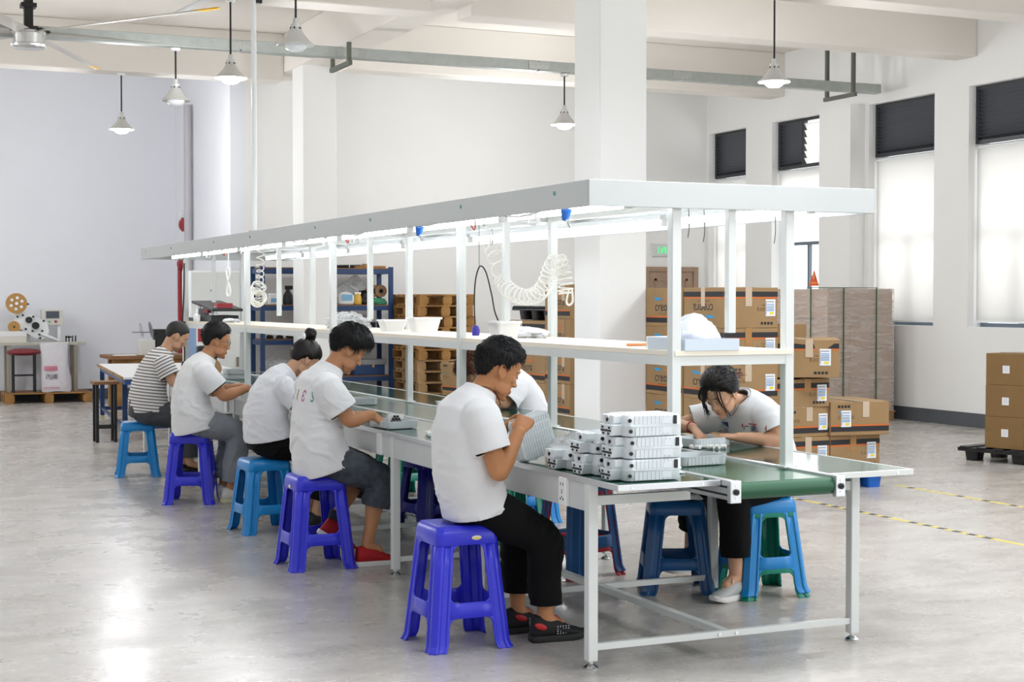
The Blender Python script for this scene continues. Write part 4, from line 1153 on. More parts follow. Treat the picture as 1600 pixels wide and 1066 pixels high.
for i in range(11):
    k = 0 if i < 5 else 1
    lb = '%s wooden pallet of the tall back wall stack%s' % (('pale', 'orange brown')[k], ', topmost' if i == 10 else ', resting on the floor' if i == 0 else ', %s from the floor' % onum[i])
    pos = (7.2+rng.uniform(-.02, .02), 18.52+rng.uniform(-.02, .02), i*(ph+.0005)); rz = rng.uniform(-1.5, 1.5)
    if pp[k] is None: pp[k] = pallet_parts(.74, 1.0, ph, M_wood_pale if k == 0 else M_wood, pos, rz, lb, gp)
    else: dup(pp[k], pos, math.radians(rz), lb)
pallet_parts(1.16, .62, .148, M_wood, (2.94, 22.53, 0), 0, 'wooden pallet on the floor under the labelling machine', None)
obj('pallet_sheet', box(2.38, 3.5, 22.23, 22.83, .149, .153), M_wood_dark); tag(bpy.data.objects['pallet_sheet'], 'brown board sheet laid on the pallet under the labelling machine', 'board')
# ------------------------------------------------------------------ blue steel rack behind the pillar
rk2 = thing('storage_rack', (5.94, 19.17, 0), label='navy blue steel storage rack with brown boards behind the far pillar', cat='rack')
for x in (5.06, 6.76):
    for y in (18.92, 19.38): obj('upright', box(x, x+.055, y, y+.04, 0, 1.86), M_navy, rk2)
SZ = [.16, .45, .93, 1.36, 1.83]
for z in SZ:
    bm = nbm()
    for y in (18.925, 19.39): add_box(bm, 5.115, 6.76, y, y+.03, z-.06, z)
    for x in (5.07, 6.77): add_box(bm, x, x+.035, 18.96, 19.38, z-.06, z)
    obj('shelf_beam', bm, M_navy, rk2)
    obj('shelf_board', box(5.1, 6.775, 18.94, 19.4, z, z+.015), M_wood_dark, rk2)
def simple(name, label, cat, loc, parts, group=None, rz=0):
    t = thing(name, loc, math.radians(rz), label=label, cat=cat, group=group)
    for n, bm, m, kw in parts: obj(n, bm, m, t, world=False, **kw)
    return t
def lbox(w, d, h, z=0): return box(-w/2, w/2, -d/2, d/2, z, z+h)
M_bluep = mat('pack_blue', '#7fb4d6', .5); M_choco = mat('brown_roll', '#8a6a45', .6); M_greenbag = mat('green_bag', '#3d8d6a', .5); M_mgrey = mat('mid_grey', '#8a8c90', .5)
z = 1.3755
simple('spray_bottle', 'dark spray bottle on the upper board of the navy rack', 'bottle', (5.44, 19.02, z), [('bottle_body', lathe([(0, 0), (.06, 0), (.065, .03), (.06, .12), (.03, .17), (.025, .19), (0, .19)], 16), M_black, dict(smooth=50)), ('spray_head', box(-.04, .06, -.02, .02, .19, .24), M_black, dict(bev=.006))])
simple('paper_pack', 'small white paper pack on the navy rack left of the dark bottle', 'pack', (5.26, 19.05, z), [('pack_body', lbox(.12, .1, .14), M_white_plastic, dict(bev=.01)), ('pack_print', box(-.045, .045, -.052, -.05, .03, .08), M_bluep, {})])
simple('tin_can', 'blue and brown tin on the navy rack just right of the far pillar', 'tin', (5.98, 19.0, z), [('can_body', lathe([(0, 0), (.075, 0), (.075, .16), (0, .16)], 18), M_choco, dict(smooth=40)), ('can_label', lathe([(.0755, .02), (.0755, .09)], 18), M_bluep, dict(smooth=40))])
simple('detergent_bag', 'white and blue printed bag on the navy rack', 'bag', (6.2, 19.02, z), [('bag_body', crumple((0, 0, 0), (.12, .07, .105), 31, .1, 1.5), M_white_plastic, dict(smooth=60)), ('bag_print', box(-.07, .07, -.076, -.073, .05, .13), M_bluep, {})])
simple('snack_bag', 'small yellow and white packet beside the printed bag on the navy rack', 'bag', (6.36, 19.0, z), [('bag_body', crumple((0, 0, 0), (.05, .05, .09), 33, .15, 1.5), mat('packet_yellow', '#e0b54a', .4), dict(smooth=60)), ('top_seal', box(-.04, .04, -.006, .006, .13, .16), M_white_plastic, {})])
simple('black_bag', 'black lumpy bag on the navy rack beside the brown rolls', 'bag', (6.47, 19.1, z), [('bag_body', crumple((0, 0, 0), (.07, .09, .12), 35, .3), M_black, dict(smooth=60))])
for k, (x, y) in enumerate(((6.60, 19.12), (6.69, 19.1))):
    simple('wire_roll', 'brown wound roll on the navy rack, %s one' % ('left', 'right')[k], 'roll', (x, y, z+.115), [('roll_body', lathe([(.03, -.06), (.08, -.06), (.08, .06), (.03, .06), (.03, -.06)], 20, T(0, 0, .06) @ RX(90)), M_choco, dict(smooth=40)), ('roll_core', lathe([(.018, -.062), (.031, -.062), (.031, .062), (.018, .062), (.018, -.062)], 16, T(0, 0, .06) @ RX(90)), M_black, dict(smooth=40))], 'wound rolls on the navy rack')
simple('green_pouch', 'green cloth pouch lying below the brown rolls on the navy rack', 'pouch', (6.63, 19.06, z), [('pouch_body', crumple((0, 0, 0), (.14, .1, .055), 37, .2), M_greenbag, dict(smooth=60))])
simple('cover_sheet', 'white sheet leaning inside the navy rack right of the pillar', 'sheet', (5.93, 19.33, z), [('sheet_face', box(-.13, .16, -.003, .003, 0, .42), M_white_plastic, {}), ('sheet_hook', box(-.0, .03, -.01, .0, .40, .43), M_galv, {})])
simple('plastic_roll', 'translucent plastic sheet slanting on the navy rack', 'sheet', (6.5, 19.3, z), [('sheet_face', box(-.2, .2, -.01, .01, 0, .36, RY(-38)), M_bag, {}), ('edge_roll', tube([(-.15, 0, .24), (.22, 0, .02)], .02, 8), M_white_plastic, dict(smooth=60))])
bm = nbm(); add_cyl(bm, (-.28, 0, .02), (.3, .04, .03), .016, 8); add_cyl(bm, (-.2, .08, .018), (.36, .02, .018), .014, 8)
simple('iron_rods', 'dark metal rods lying on top of the navy rack', 'rod', (6.15, 19.1, 1.8455), [('rod', bm, M_black, {}), ('wire_tie', tube([(.12, -.03, .005), (.13, 0, .05), (.14, .06, .03), (.13, .1, .005)], .004, 6), M_wire, {})])
simple('wood_offcut', 'pale wooden offcut on top of the navy rack right end', 'wood', (6.55, 19.08, 1.8455), [('plank', box(-.2, .2, -.05, .05, 0, .03), M_wood, {}), ('short_block', box(-.1, .02, -.04, .03, .0305, .055), M_wood_pale, {})])
z = .9455
simple('tool_case', 'black open tool case on the middle board of the navy rack', 'case', (6.5, 19.1, z), [('case_base', lbox(.34, .24, .07), M_black, dict(bev=.01)), ('case_lid', box(-.17, .17, .09, .11, .07, .2), M_black, dict(bev=.008)), ('tools', box(-.1, .1, -.06, .05, .07, .1), M_mgrey, dict(bev=.01))])
for k in range(3): simple('small_part', 'small dark hardware part on the middle board of the navy rack at left', 'part', (5.2+k*.13, 19.02, z), [('part_body', crumple((0, 0, 0), (.045, .04, .03), 50+k, .3), M_black, dict(smooth=60))], 'small hardware on the navy rack')
z = .4655
simple('document_case', 'grey and navy storage case on the low board of the navy rack', 'case', (6.5, 19.08, z), [('case_bottom', lbox(.42, .26, .13), M_navy, dict(bev=.01)), ('case_lid', box(-.23, .23, -.14, .14, .1305, .2), M_mgrey, dict(bev=.012)), ('clasp', box(.03, .06, -.15, -.14, .1, .15), mat('brass', '#c9b48a', .3, metal=.7), {})])
bag((5.32, 19.12, z), (.20, .14, .14), 61, 'grey and white plastic sheeting piled on the low board of the navy rack', M_bag, amp=.4)
bag((5.18, 19.0, .1755), (.12, .1, .1), 62, 'brown taped bundle on the lowest board of the navy rack', M_choco, name='bundle', cat='bundle', amp=.2)
simple('white_helmet', 'white round helmet on the lowest board at the right of the navy rack', 'helmet', (6.62, 19.05, .1755), [('helmet_shell', lathe([(.1, 0), (.098, .05), (.07, .1), (.03, .12), (0, .122)], 20), M_white_plastic, dict(smooth=60)), ('brim', lathe([(.1, .0), (.13, .0), (.128, .008), (.1, .012)], 20), M_white_plastic, dict(smooth=60))])

# ------------------------------------------------------------------ white cabinet near the end of the line
cb = thing('steel_cabinet', (4.42, 18.85, 0), label='tall white steel cabinet behind the far end of the shelf', cat='cabinet')
obj('carcass', box(4.12, 4.72, 18.62, 19.1, .05, 1.79), M_white_metal, cb, bev=.005)
dr = obj('door', box(4.125, 4.415, 18.605, 18.62, .08, 1.77), M_powder, cb, bev=.003)
obj('door_knob', lathe([(0, 0), (.014, 0), (.016, .02), (0, .024)], 12, T(4.37, 18.605, 1.55) @ RX(90)), M_blackm, dr)
dr = obj('door', box(4.425, 4.715, 18.605, 18.62, .08, 1.77), M_powder, cb, bev=.003)
obj('handle', box(4.67, 4.70, 18.585, 18.605, .62, .74), mat('handle_brown', '#7d7069', .4), dr, bev=.004)
obj('red_placard', box(4.2, 4.29, 18.598, 18.604, .93, 1.12), M_red, cb)
obj('plinth', box(4.14, 4.7, 18.64, 19.09, 0, .05), M_skirt, cb)

# ------------------------------------------------------------------ blue packing table, stool, winding bench
bt = thing('packing_table', (3.5, 17.2, 0), math.radians(-5), label='blue steel packing table with white top behind the striped man', cat='table')
obj('tabletop', box(-.58, .75, -1.62, 1.7, .645, .67), M_board_white, bt, world=False, bev=.003)
obj('top_edge', box(-.592, -.58, -1.62, 1.7, .64, .672), M_wood_pale, bt, world=False)
bm = nbm()
for x in (-.56, .70): add_box(bm, x, x+.04, -1.6, 1.68, .59, .643)
for y in (-1.6, 1.64): add_box(bm, -.52, .70, y, y+.04, .59, .643)
obj('apron', bm, M_tabblue, bt, world=False)
for x in (-.56, .70):
    for y in (-1.3, 1.62):
        l = obj('leg', box(x, x+.05, y, y+.05, .06, .59), M_navy, bt, world=False)
        obj('caster', lathe([(0, -.012), (.028, -.012), (.03, 0), (.028, .012), (0, .012)], 16, T(x+.025, y+.025, .03) @ RX(90)), mat('caster_cream', '#d6cfa8', .5), l, world=False, smooth=40)
bm = nbm()
for y in (-1.28, 1.63): add_box(bm, -.51, .70, y, y+.03, .12, .16)
add_box(bm, -.55, -.52, -1.25, 1.62, .125, .155); obj('low_rail', bm, M_navy, bt, world=False)
obj('corner_post', box(.05, .14, -1.62, -1.56, .672, 1.2), mat('pale_blue_post', '#8fa9d0', .4), bt, world=False)
simple('sealing_machine', 'small black and gold machine on the packing table beside the far post', 'machine', (3.78, 16.4, .6705), [('machine_base', lbox(.26, .2, .05), M_black, dict(bev=.01)), ('machine_head', box(-.09, .13, -.06, .06, .14, .28), M_black, dict(bev=.02)), ('arm', box(.06, .12, -.05, .05, .05, .14), M_black, dict(bev=.01)), ('dial', lathe([(0, 0), (.05, 0), (.05, .015), (0, .02)], 16, T(.02, -.06, .21) @ RX(90)), mat('dial_gold', '#b99a5a', .4, metal=.6), dict(smooth=40))])
bag((3.72, 15.98, .6705), (.12, .1, .1), 66, 'brown paper bundle on the packing table by the striped man', M_choco, name='paper_bundle', cat='bundle', amp=.25)
ws = thing('wooden_stool', (2.665, 16.0, 0), label='tall black framed stool with brown wooden seat at far left', cat='stool')
obj('seat', box(2.535, 2.785, 15.88, 16.12, .585, .617), M_wood_dark, ws, bev=.005)
for x in (2.555, 2.735):
    for y in (15.9, 16.075): obj('leg', box(x, x+.03, y, y+.03, 0, .585), M_blackm, ws)
bm = nbm()
for y in (15.9, 16.075): add_box(bm, 2.585, 2.735, y+.005, y+.025, .14, .165)
obj('stretcher', bm, M_blackm, ws)
wb = thing('wooden_bench', (4.0, 20.8, 0), label='rough wooden bench against the far left corner', cat='table')
obj('bench_top', box(3.46, 4.6, 20.4, 21.2, .66, .706), M_wood_dark, wb, bev=.004)
for x, y in ((3.55, 20.5), (3.8, 20.5), (4.4, 20.5), (3.55, 21.0), (4.4, 21.0)): obj('leg', box(x, x+.1, y, y+.1, 0, .66), M_wood, wb, bev=.004)
obj('bench_apron', box(3.5, 4.56, 20.46, 20.5, .53, .66), M_wood, wb)
simple('winding_machine', 'cream winding machine with twin metal discs on the wooden bench', 'machine', (4.0, 20.7, .7065), [
    ('cabinet', box(-.12, .08, -.12, .1, 0, .20), mat('machine_cream', '#d6d5cf', .4), dict(bev=.006)),
    ('black_frame', box(.09, .24, -.1, .1, 0, .34, None), M_black, dict(bev=.01)),
    ('disc', lathe([(0, -.004), (.1, -.004), (.1, .004), (0, .004)], 28, T(-.08, 0, .33) @ RY(78)), M_chrome, dict(smooth=40)),
    ('disc', lathe([(0, -.004), (.11, -.004), (.11, .004), (0, .004)], 28, T(.05, 0, .33) @ RY(78)), M_mgrey, dict(smooth=40)),
    ('shaft', tube([(-.2, 0, .30), (.2, 0, .30)], .008, 8), M_mgrey, {}),
    ('guide', box(.1, .32, -.02, .02, .22, .24), M_mgrey, {})])
simple('paper_sheets', 'loose white paper sheets on the wooden bench', 'paper', (3.68, 20.6, .7065), [('sheet', box(-.14, .14, -.1, .1, 0, .006), M_white_plastic, {}), ('top_sheet', box(-.1, .16, -.08, .12, .006, .01, RZ(12)), M_board_white, {})])

# ------------------------------------------------------------------ labelling machine on its pallet
lm = thing('labelling_machine', (2.95, 22.55, .153), label='white labelling machine with brown tape reels on the far left pallet', cat='machine')
YF2 = 22.46
obj('bed', box(2.27, 3.46, 22.35, 22.8, .80, .845), mat('stainless', '#bcb8ac', .35, metal=.5), lm, bev=.004)
M_ss = mat('stainless_leg', '#a8a294', .35, metal=.6)
for x in (2.30, 3.2):
    for y in (22.38, 22.72): obj('leg', box(x+.1, x+.15, y, y+.05, .153, .80), M_ss, lm)
bm = nbm(); add_prism(bm, [(2.52, 1.25), (2.66, 1.27), (2.95, 1.12), (2.98, .98), (2.9, .88), (2.78, .9), (2.5, 1.08)], 22.46, 22.485)
obj('mount_plate', bm, M_white_metal, lm, bev=.003)
obj('plate_bracket', box(2.6, 2.72, 22.485, 22.6, .845, 1.2), M_galv, lm)
def reel(x, z, r, n):
    bm = nbm(); MM = T(x, 22.43, z) @ RX(90)
    add_lathe(bm, [(r*.16, -.025), (r, -.025), (r, .025), (r*.16, .025), (r*.16, -.025)], 36, MM); q = obj('reel', bm, mat('kraft_reel', '#b98c4c', .6, var=.1), lm, smooth=40)
    bm = nbm()
    for k in range(n):
        a = 2*PI*k/n+.4; add_cyl(bm, (x+r*.55*math.cos(a), 22.402, z+r*.55*math.sin(a)), (x+r*.55*math.cos(a), 22.406, z+r*.55*math.sin(a)), r*.15, 14)
    if n: obj('reel_hole', bm, M_wall_bluelit, q)
    bm = nbm(); add_cyl(bm, (x, 22.39, z), (x, 22.47, z), r*.16, 14); obj('hub', bm, M_white_plastic if n else M_black, q, smooth=40)
reel(2.535, 1.385, .142, 6); reel(2.50, 1.06, .08, 0)
bm = nbm()
for x, z, r in ((2.70, 1.155, .045), (2.79, 1.075, .05)): add_cyl(bm, (x, 22.41, z), (x, 22.46, z), r, 20)
obj('drive_roller', bm, M_black, lm, smooth=40)
bm = nbm()
for x, z in ((2.55, 1.2), (2.62, 1.22), (2.76, 1.2), (2.9, 1.14), (2.66, 1.03), (2.75, 1.0), (2.84, .95), (2.88, 1.0), (2.85, .9), (2.69, 1.375)): add_cyl(bm, (x, 22.42, z), (x, 22.46, z), .014, 12)
obj('guide_roller', bm, M_black, lm, smooth=40)
bm = nbm(); add_box(bm, 2.53, 2.6, 22.5, 22.56, .845, 1.45); add_box(bm, 2.6, 2.72, 22.44, 22.47, 1.36, 1.375); obj('reel_arm', bm, M_white_metal, lm)
cbx = obj('control_box', box(2.88, 3.17, 22.5, 22.62, 1.08, 1.30), mat('control_cream', '#d4d2c8', .4), lm, bev=.006)
obj('screen', box(2.94, 3.12, 22.492, 22.5, 1.175, 1.275), mat('screen_dark', '#454b57', .2, spec=.7), cbx)
bm = nbm(); add_cyl(bm, (2.985, 22.49, 1.13), (2.985, 22.5, 1.13), .012, 12); tag(obj('green_button', bm, mat('button_green', '#3f8f6d', .4), cbx), 'green push button')
bm = nbm(); add_cyl(bm, (3.07, 22.485, 1.13), (3.07, 22.5, 1.13), .018, 12); tag(obj('red_button', bm, M_red, cbx), 'red push button')
bm = nbm(); add_box(bm, 2.9, 2.94, 22.54, 22.6, .845, 1.08); add_box(bm, 3.1, 3.14, 22.54, 22.6, .845, 1.08); obj('box_stand', bm, M_white_metal, lm)
bm = nbm(); add_prism(bm, [(2.86, .95), (3.1, .86), (3.1, .88), (2.88, .98)], 22.42, 22.5); obj('peel_plate', bm, M_white_metal, lm)
bm = nbm()
for x in (3.2, 3.24, 3.29, 3.33): add_box(bm, x, x+.012, 22.45, 22.5, .845, .93)
add_box(bm, 3.2, 3.28, 22.45, 22.48, .9, .92); obj('sensor_bracket', bm, M_black, lm)
sk = thing('woven_sack', (3.03, 22.3, .153), label='white woven sack with red stripes leaning on the labelling machine', cat='sack')
bm = nbm(); N_ = 24
R = []
for z_, w, d, sx in ((0, .19, .09, .03), (.03, .205, .1, .03), (.2, .2, .1, .02), (.4, .18, .085, 0), (.6, .19, .07, 0), (.68, .2, .05, 0)):
    R.append([V((3.02+sx+w*abs(math.cos(a))**.7*(1 if math.cos(a) > 0 else -1)+.008*math.sin(5*a+z_*9), 22.30+d*abs(math.sin(a))**.8*(1 if math.sin(a) > 0 else -1)+.008*math.sin(4*a+z_*20), .1535+z_+.01*math.sin(3*a))) for a in [2*PI*k/N_ for k in range(N_)]])
rings(bm, R); so = obj('sack_body', bm, mat('woven_white', '#dedbe0', .6, var=.12, vscale=14, bump=.4, bscale=14), sk, smooth=60)
bm = nbm(); yk = 22.193
for zz in (.50, .475, .455): add_box(bm, 2.87, 3.05, yk, yk+.003, zz, zz+.012, T(0, 0, 0))
obj('red_stripe', bm, mat('sack_red', '#d0506e', .6), sk)
bm = nbm(); add_text(bm, '丙烯', .085, T(2.97, 22.188, .37), 0); obj('sack_lettering', bm, M_ink, sk, fixn=False)
bm = nbm()
for k in range(7): add_box(bm, 2.86+k*.032, 2.88+k*.032, 22.189, 22.191, .2+.004*(k % 3), .225)
obj('small_print', bm, mat('sack_pink', '#d78a9c', .6), sk)
rs = thing('padded_stool', (2.62, 22.32, .153), label='stool with dark red padded seat and black legs beside the sack', cat='stool')
bm = nbm(); add_ell(bm, (2.62, 22.32, .71), (.235, .13, .05), None, 24, 12); obj('seat_pad', bm, mat('dark_red_vinyl', '#7d2430', .4), rs, smooth=60)
for x in (2.46, 2.745):
    for y in (22.24, 22.38): obj('leg', box(x, x+.024, y, y+.024, .1535, .68), M_blackm, rs)
bm = nbm()
for y in (22.245, 22.385): add_box(bm, 2.484, 2.745, y, y+.014, .38, .4)
obj('stretcher', bm, M_blackm, rs)
wbx = thing('waste_film_box', (2.42, 22.6, .62), label='pale box of film at the left end of the labelling machine', cat='box')
obj('box_body', box(2.28, 2.66, 22.36, 22.43, .8455, 1.0), mat('pale_beige', '#d9d5cc', .6), wbx, bev=.004); obj('box_flap', box(2.28, 2.66, 22.355, 22.36, .93, 1.0), M_board_white, wbx)
# ------------------------------------------------------------------ people
def voxel(bm, vs, iters=2, name='tmp'):
    """union overlapping closed pieces into one continuous skin"""
    bmesh.ops.recalc_face_normals(bm, faces=bm.faces[:])
    me = bpy.data.meshes.new(name); bm.to_mesh(me); bm.free()
    o = bpy.data.objects.new(name, me); C.objects.link(o)
    r = o.modifiers.new('r', 'REMESH'); r.mode = 'VOXEL'; r.voxel_size = vs; r.adaptivity = 0
    dg = bpy.context.evaluated_depsgraph_get(); dg.update()
    out = bpy.data.meshes.new_from_object(o.evaluated_get(dg))
    bpy.data.objects.remove(o); bpy.data.meshes.remove(me)
    smooth_mesh(out, iters)
    return out

def smooth_mesh(me, iters, lam=.5):
    n = len(me.vertices); P = np.empty(n*3); me.vertices.foreach_get('co', P); P = P.reshape(-1, 3)
    E = np.empty(len(me.edges)*2, dtype=np.int32); me.edges.foreach_get('vertices', E); E = E.reshape(-1, 2)
    deg = np.bincount(E.ravel(), minlength=n).astype(float)[:, None]; deg[deg == 0] = 1
    for _ in range(iters):
        S = np.zeros_like(P)
        for k in range(3):
            S[:, k] = np.bincount(E[:, 0], P[E[:, 1], k], n)+np.bincount(E[:, 1], P[E[:, 0], k], n)
        P = P+lam*(S/deg-P)
    me.vertices.foreach_set('co', P.ravel()); me.update()

def coords(me):
    P = np.empty(len(me.vertices)*3); me.vertices.foreach_get('co', P); return P.reshape(-1, 3)
def normals(me):
    P = np.empty(len(me.vertices)*3); me.vertices.foreach_get('normal', P); return P.reshape(-1, 3)

def limb(bm, pts, rad, n=16, steps=5):
    """smooth tapered limb through points with a radius at each; rounded ends"""
    P = [V(p) for p in pts]; Q = []; R = []
    for i in range(len(P)-1):
        for k in range(steps):
            t = k/steps; Q.append(P[i].lerp(P[i+1], t)); s = t*t*(3-2*t); R.append(rad[i]*(1-s)+rad[i+1]*s)
    Q.append(P[-1]); R.append(rad[-1])
    d0 = (Q[0]-Q[1]).normalized(); d1 = (Q[-1]-Q[-2]).normalized()
    Q = [Q[0]+d0*R[0]*.75, Q[0]+d0*R[0]*.45] + Q + [Q[-1]+d1*R[-1]*.45, Q[-1]+d1*R[-1]*.75]
    R = [R[0]*.35, R[0]*.8] + R + [R[-1]*.8, R[-1]*.35]
    add_tube(bm, Q, R, n)

def torso(bm, secs, lat, n=28):
    """secs: (centre, half width, half depth); lat: sideways axis; superelliptic sections square to the spine"""
    lat = V(lat).normalized(); rs = []
    cs = [V(s[0]) for s in secs]
    for i, (c, a, b) in enumerate(secs):
        t = (cs[min(i+1, len(cs)-1)]-cs[max(i-1, 0)]).normalized()
        l = (lat-t*lat.dot(t)).normalized(); f = t.cross(l)
        ring = []
        for k in range(n):
            u = 2*PI*k/n; cu, su = math.cos(u), math.sin(u)
            ring.append(cs[i]+l*(a*abs(cu)**.85*(1 if cu > 0 else -1))+f*(b*abs(su)**.9*(1 if su > 0 else -1)))
        rs.append(ring)
    rings(bm, rs)

def head_frame(c, fwd_az, tilt, roll=0):
    """axes of a head: x forward, y left, z up; az in degrees from +x anticlockwise, tilt forwards/down"""
    return T(*c) @ RZ(fwd_az) @ RY(tilt) @ RX(roll)

def add_head(bm, H, s=.95, female=False):
    S = H @ Matrix.Scale(s, 4); R3 = S.to_3x3()
    def e(c, r, rot=None):
        add_ell(bm, S @ V(c), r, R3 if rot is None else R3 @ rot.to_3x3(), 24, 14)
    e((-.014, 0, .034), (.098, .077, .090))
    e((.02, 0, .045), (.074, .070, .068))
    # face loft
    rs = []
    j = .93 if female else 1.
    for z, hw, fx, bx in ((.07, .060, .080, -.05), (.045, .066, .087, -.05), (.02, .067, .086, -.045), (-.01, .0665, .085, -.035), (-.04, .061*j, .084, -.02), (-.065, .054*j, .082, -.005), (-.09, .042*j, .079, .012), (-.108, .027*j, .072, .026), (-.116, .012, .062, .04)):
        cx, d = (fx+bx)/2, (fx-bx)/2
        rs.append([S @ V((cx+d*abs(math.cos(a))**.8*(1 if math.cos(a) > 0 else -1), hw*math.sin(a), z)) for a in [2*PI*k/28 for k in range(28)]])
    rings(bm, rs)
    # nose
    rs = []
    for z, x, w in ((.03, .086, .008), (.012, .091, .009), (-.008, .099, .0105), (-.024, .106, .013), (-.034, .104, .013), (-.04, .092, .010)):
        rs.append([S @ V((x-.016+.018*math.cos(a), w*math.sin(a), z)) for a in [2*PI*k/14 for k in range(14)]])
    rings(bm, rs)
    e((.101, 0, -.027), (.0115, .0115, .0105))
    for sg in (-1, 1):
        e((.091, sg*.0135, -.031), (.011, .0075, .008))
        e((.075, sg*.030, .030), (.016, .026, .008))
        e((.0735, sg*.031, .010), (.0155, .0165, .0105))
        e((.055, sg*.043, -.012), (.026, .020, .020))
        e((.03, sg*.052*j, -.062), (.04, .012, .03))
        # ear: plate, rim and lobe
        e((-.006, sg*.0765, .0), (.019, .006, .030), RY(-14) @ RX(0))
        arc = [(-.006+.017*math.cos(a)-.004*math.sin(a), sg*.083, .002+.029*math.sin(a)) for a in [math.radians(-70+30*k) for k in range(11)]]
        add_tube(bm, [S @ V(p) for p in arc], .0045*s, 8)
        e((.001, sg*.079, -.027), (.009, .006, .010))
    e((.087, 0, -.062), (.0085, .023, .0055)); e((.085, 0, -.073), (.0085, .019, .0065)); e((.074, 0, -.103), (.013, .018, .013))
    e((.078, 0, -.05), (.010, .022, .014))

def hand(bm, wrist, F, N, side, curl=(35, 45, 30), s=1., spread=6, thumb=35):
    """F: where fingers point, N: out of the palm, side: +1 puts the thumb on F x N side"""
    F = V(F).normalized(); N = V(N); N = (N-F*N.dot(F)).normalized(); Tm = F.cross(N)*side
    w = V(wrist)
    rs = []
    for d, hw, ht in ((-.02, .024, .018), (0, .026, .018), (.03, .036, .017), (.06, .041, .015), (.085, .040, .0125), (.094, .034, .009)):
        rs.append([w+F*(d*s)+Tm*(hw*s*math.cos(a))+N*(ht*s*math.sin(a)) for a in [2*PI*k/16 for k in range(16)]])
    rings(bm, rs)
    for i, (o, L) in enumerate(((.030, .068), (.0105, .076), (-.0095, .071), (-.0285, .056))):
        p = w+F*(.084*s)+Tm*(o*s)-N*.002
        ang = math.radians(spread*(1.5-i)); base = (F*math.cos(ang)+Tm*math.sin(ang)); cum = 0
        pts = [p-F*.012]; 
        for k, fr in enumerate((.44, .31, .25)):
            cum += math.radians(curl[k]*(1+.08*i)); d = base*math.cos(cum)+N*math.sin(cum); p = p+d*(L*fr*s*1.05); pts.append(p)
        limb(bm, pts, [.0092*s, .0088*s, .0080*s, .0068*s], 10, 3)
    p = w+F*(.022*s)+Tm*(.026*s)+N*.006
    a = math.radians(thumb); d1 = (F*math.cos(a)+Tm*math.sin(a)*.8+N*.45).normalized(); d2 = (F*.9+N*.5+Tm*.05).normalized()
    limb(bm, [p-d1*.01, p+d1*.036*s, p+d1*.036*s+d2*.03*s, p+d1*.036*s+d2*.054*s], [.0135*s, .0115*s, .0098*s, .0075*s], 10, 3)

def set_attr(me, name, vals):
    a = me.attributes.new(name, 'FLOAT', 'POINT'); a.data.foreach_set('value', np.asarray(vals, dtype=np.float32))

def skin_mat(name, col): return mat(name, col, .5, spec=.4, var=.10, vscale=14, sss=.12, bump=.03, bscale=180, attr=('lip', '#a8604f'))
SK1 = skin_mat('skin_tan', '#c08559'); SK2 = skin_mat('skin_warm', '#c28a63'); SK3 = skin_mat('skin_light', '#d6a585')
H_black = mat('hair_black', '#0c0b0d', .45, spec=.35); H_brown = mat('hair_dark_brown', '#1a100e', .42, spec=.35, var=.5, vscale=12, col2='#0d0909')
H_aub = mat('hair_auburn', '#5a2f1c', .4, spec=.5, var=.4, vscale=14); H_redend = mat('hair_reddish_ends', '#6d3a1e', .42, var=.4, vscale=18)
H_stub = mat('hair_stubble', '#4a3a33', .7, var=.3, vscale=200)
W_tee = mat('white_cotton', '#e6e6e7', .8, var=.02, vscale=30, sheen=.15, bump=.12, bscale=500)
W_tee2 = mat('white_cotton_cool', '#e3e4e8', .8, var=.02, vscale=30, sheen=.15, bump=.12, bscale=500)
K_black = mat('black_cotton', '#0b0b0d', .85, spec=.2, bump=.1, bscale=400); K_grey = mat('grey_trouser_cloth', '#84888f', .75, var=.12, vscale=25, bump=.1, bscale=400)
K_dgrey = mat('charcoal_trouser_cloth', '#45484e', .75, var=.1, vscale=25); K_denim = mat('dark_denim', '#33373f', .8, var=.35, vscale=30, col2='#4b525c', bump=.25, bscale=300)

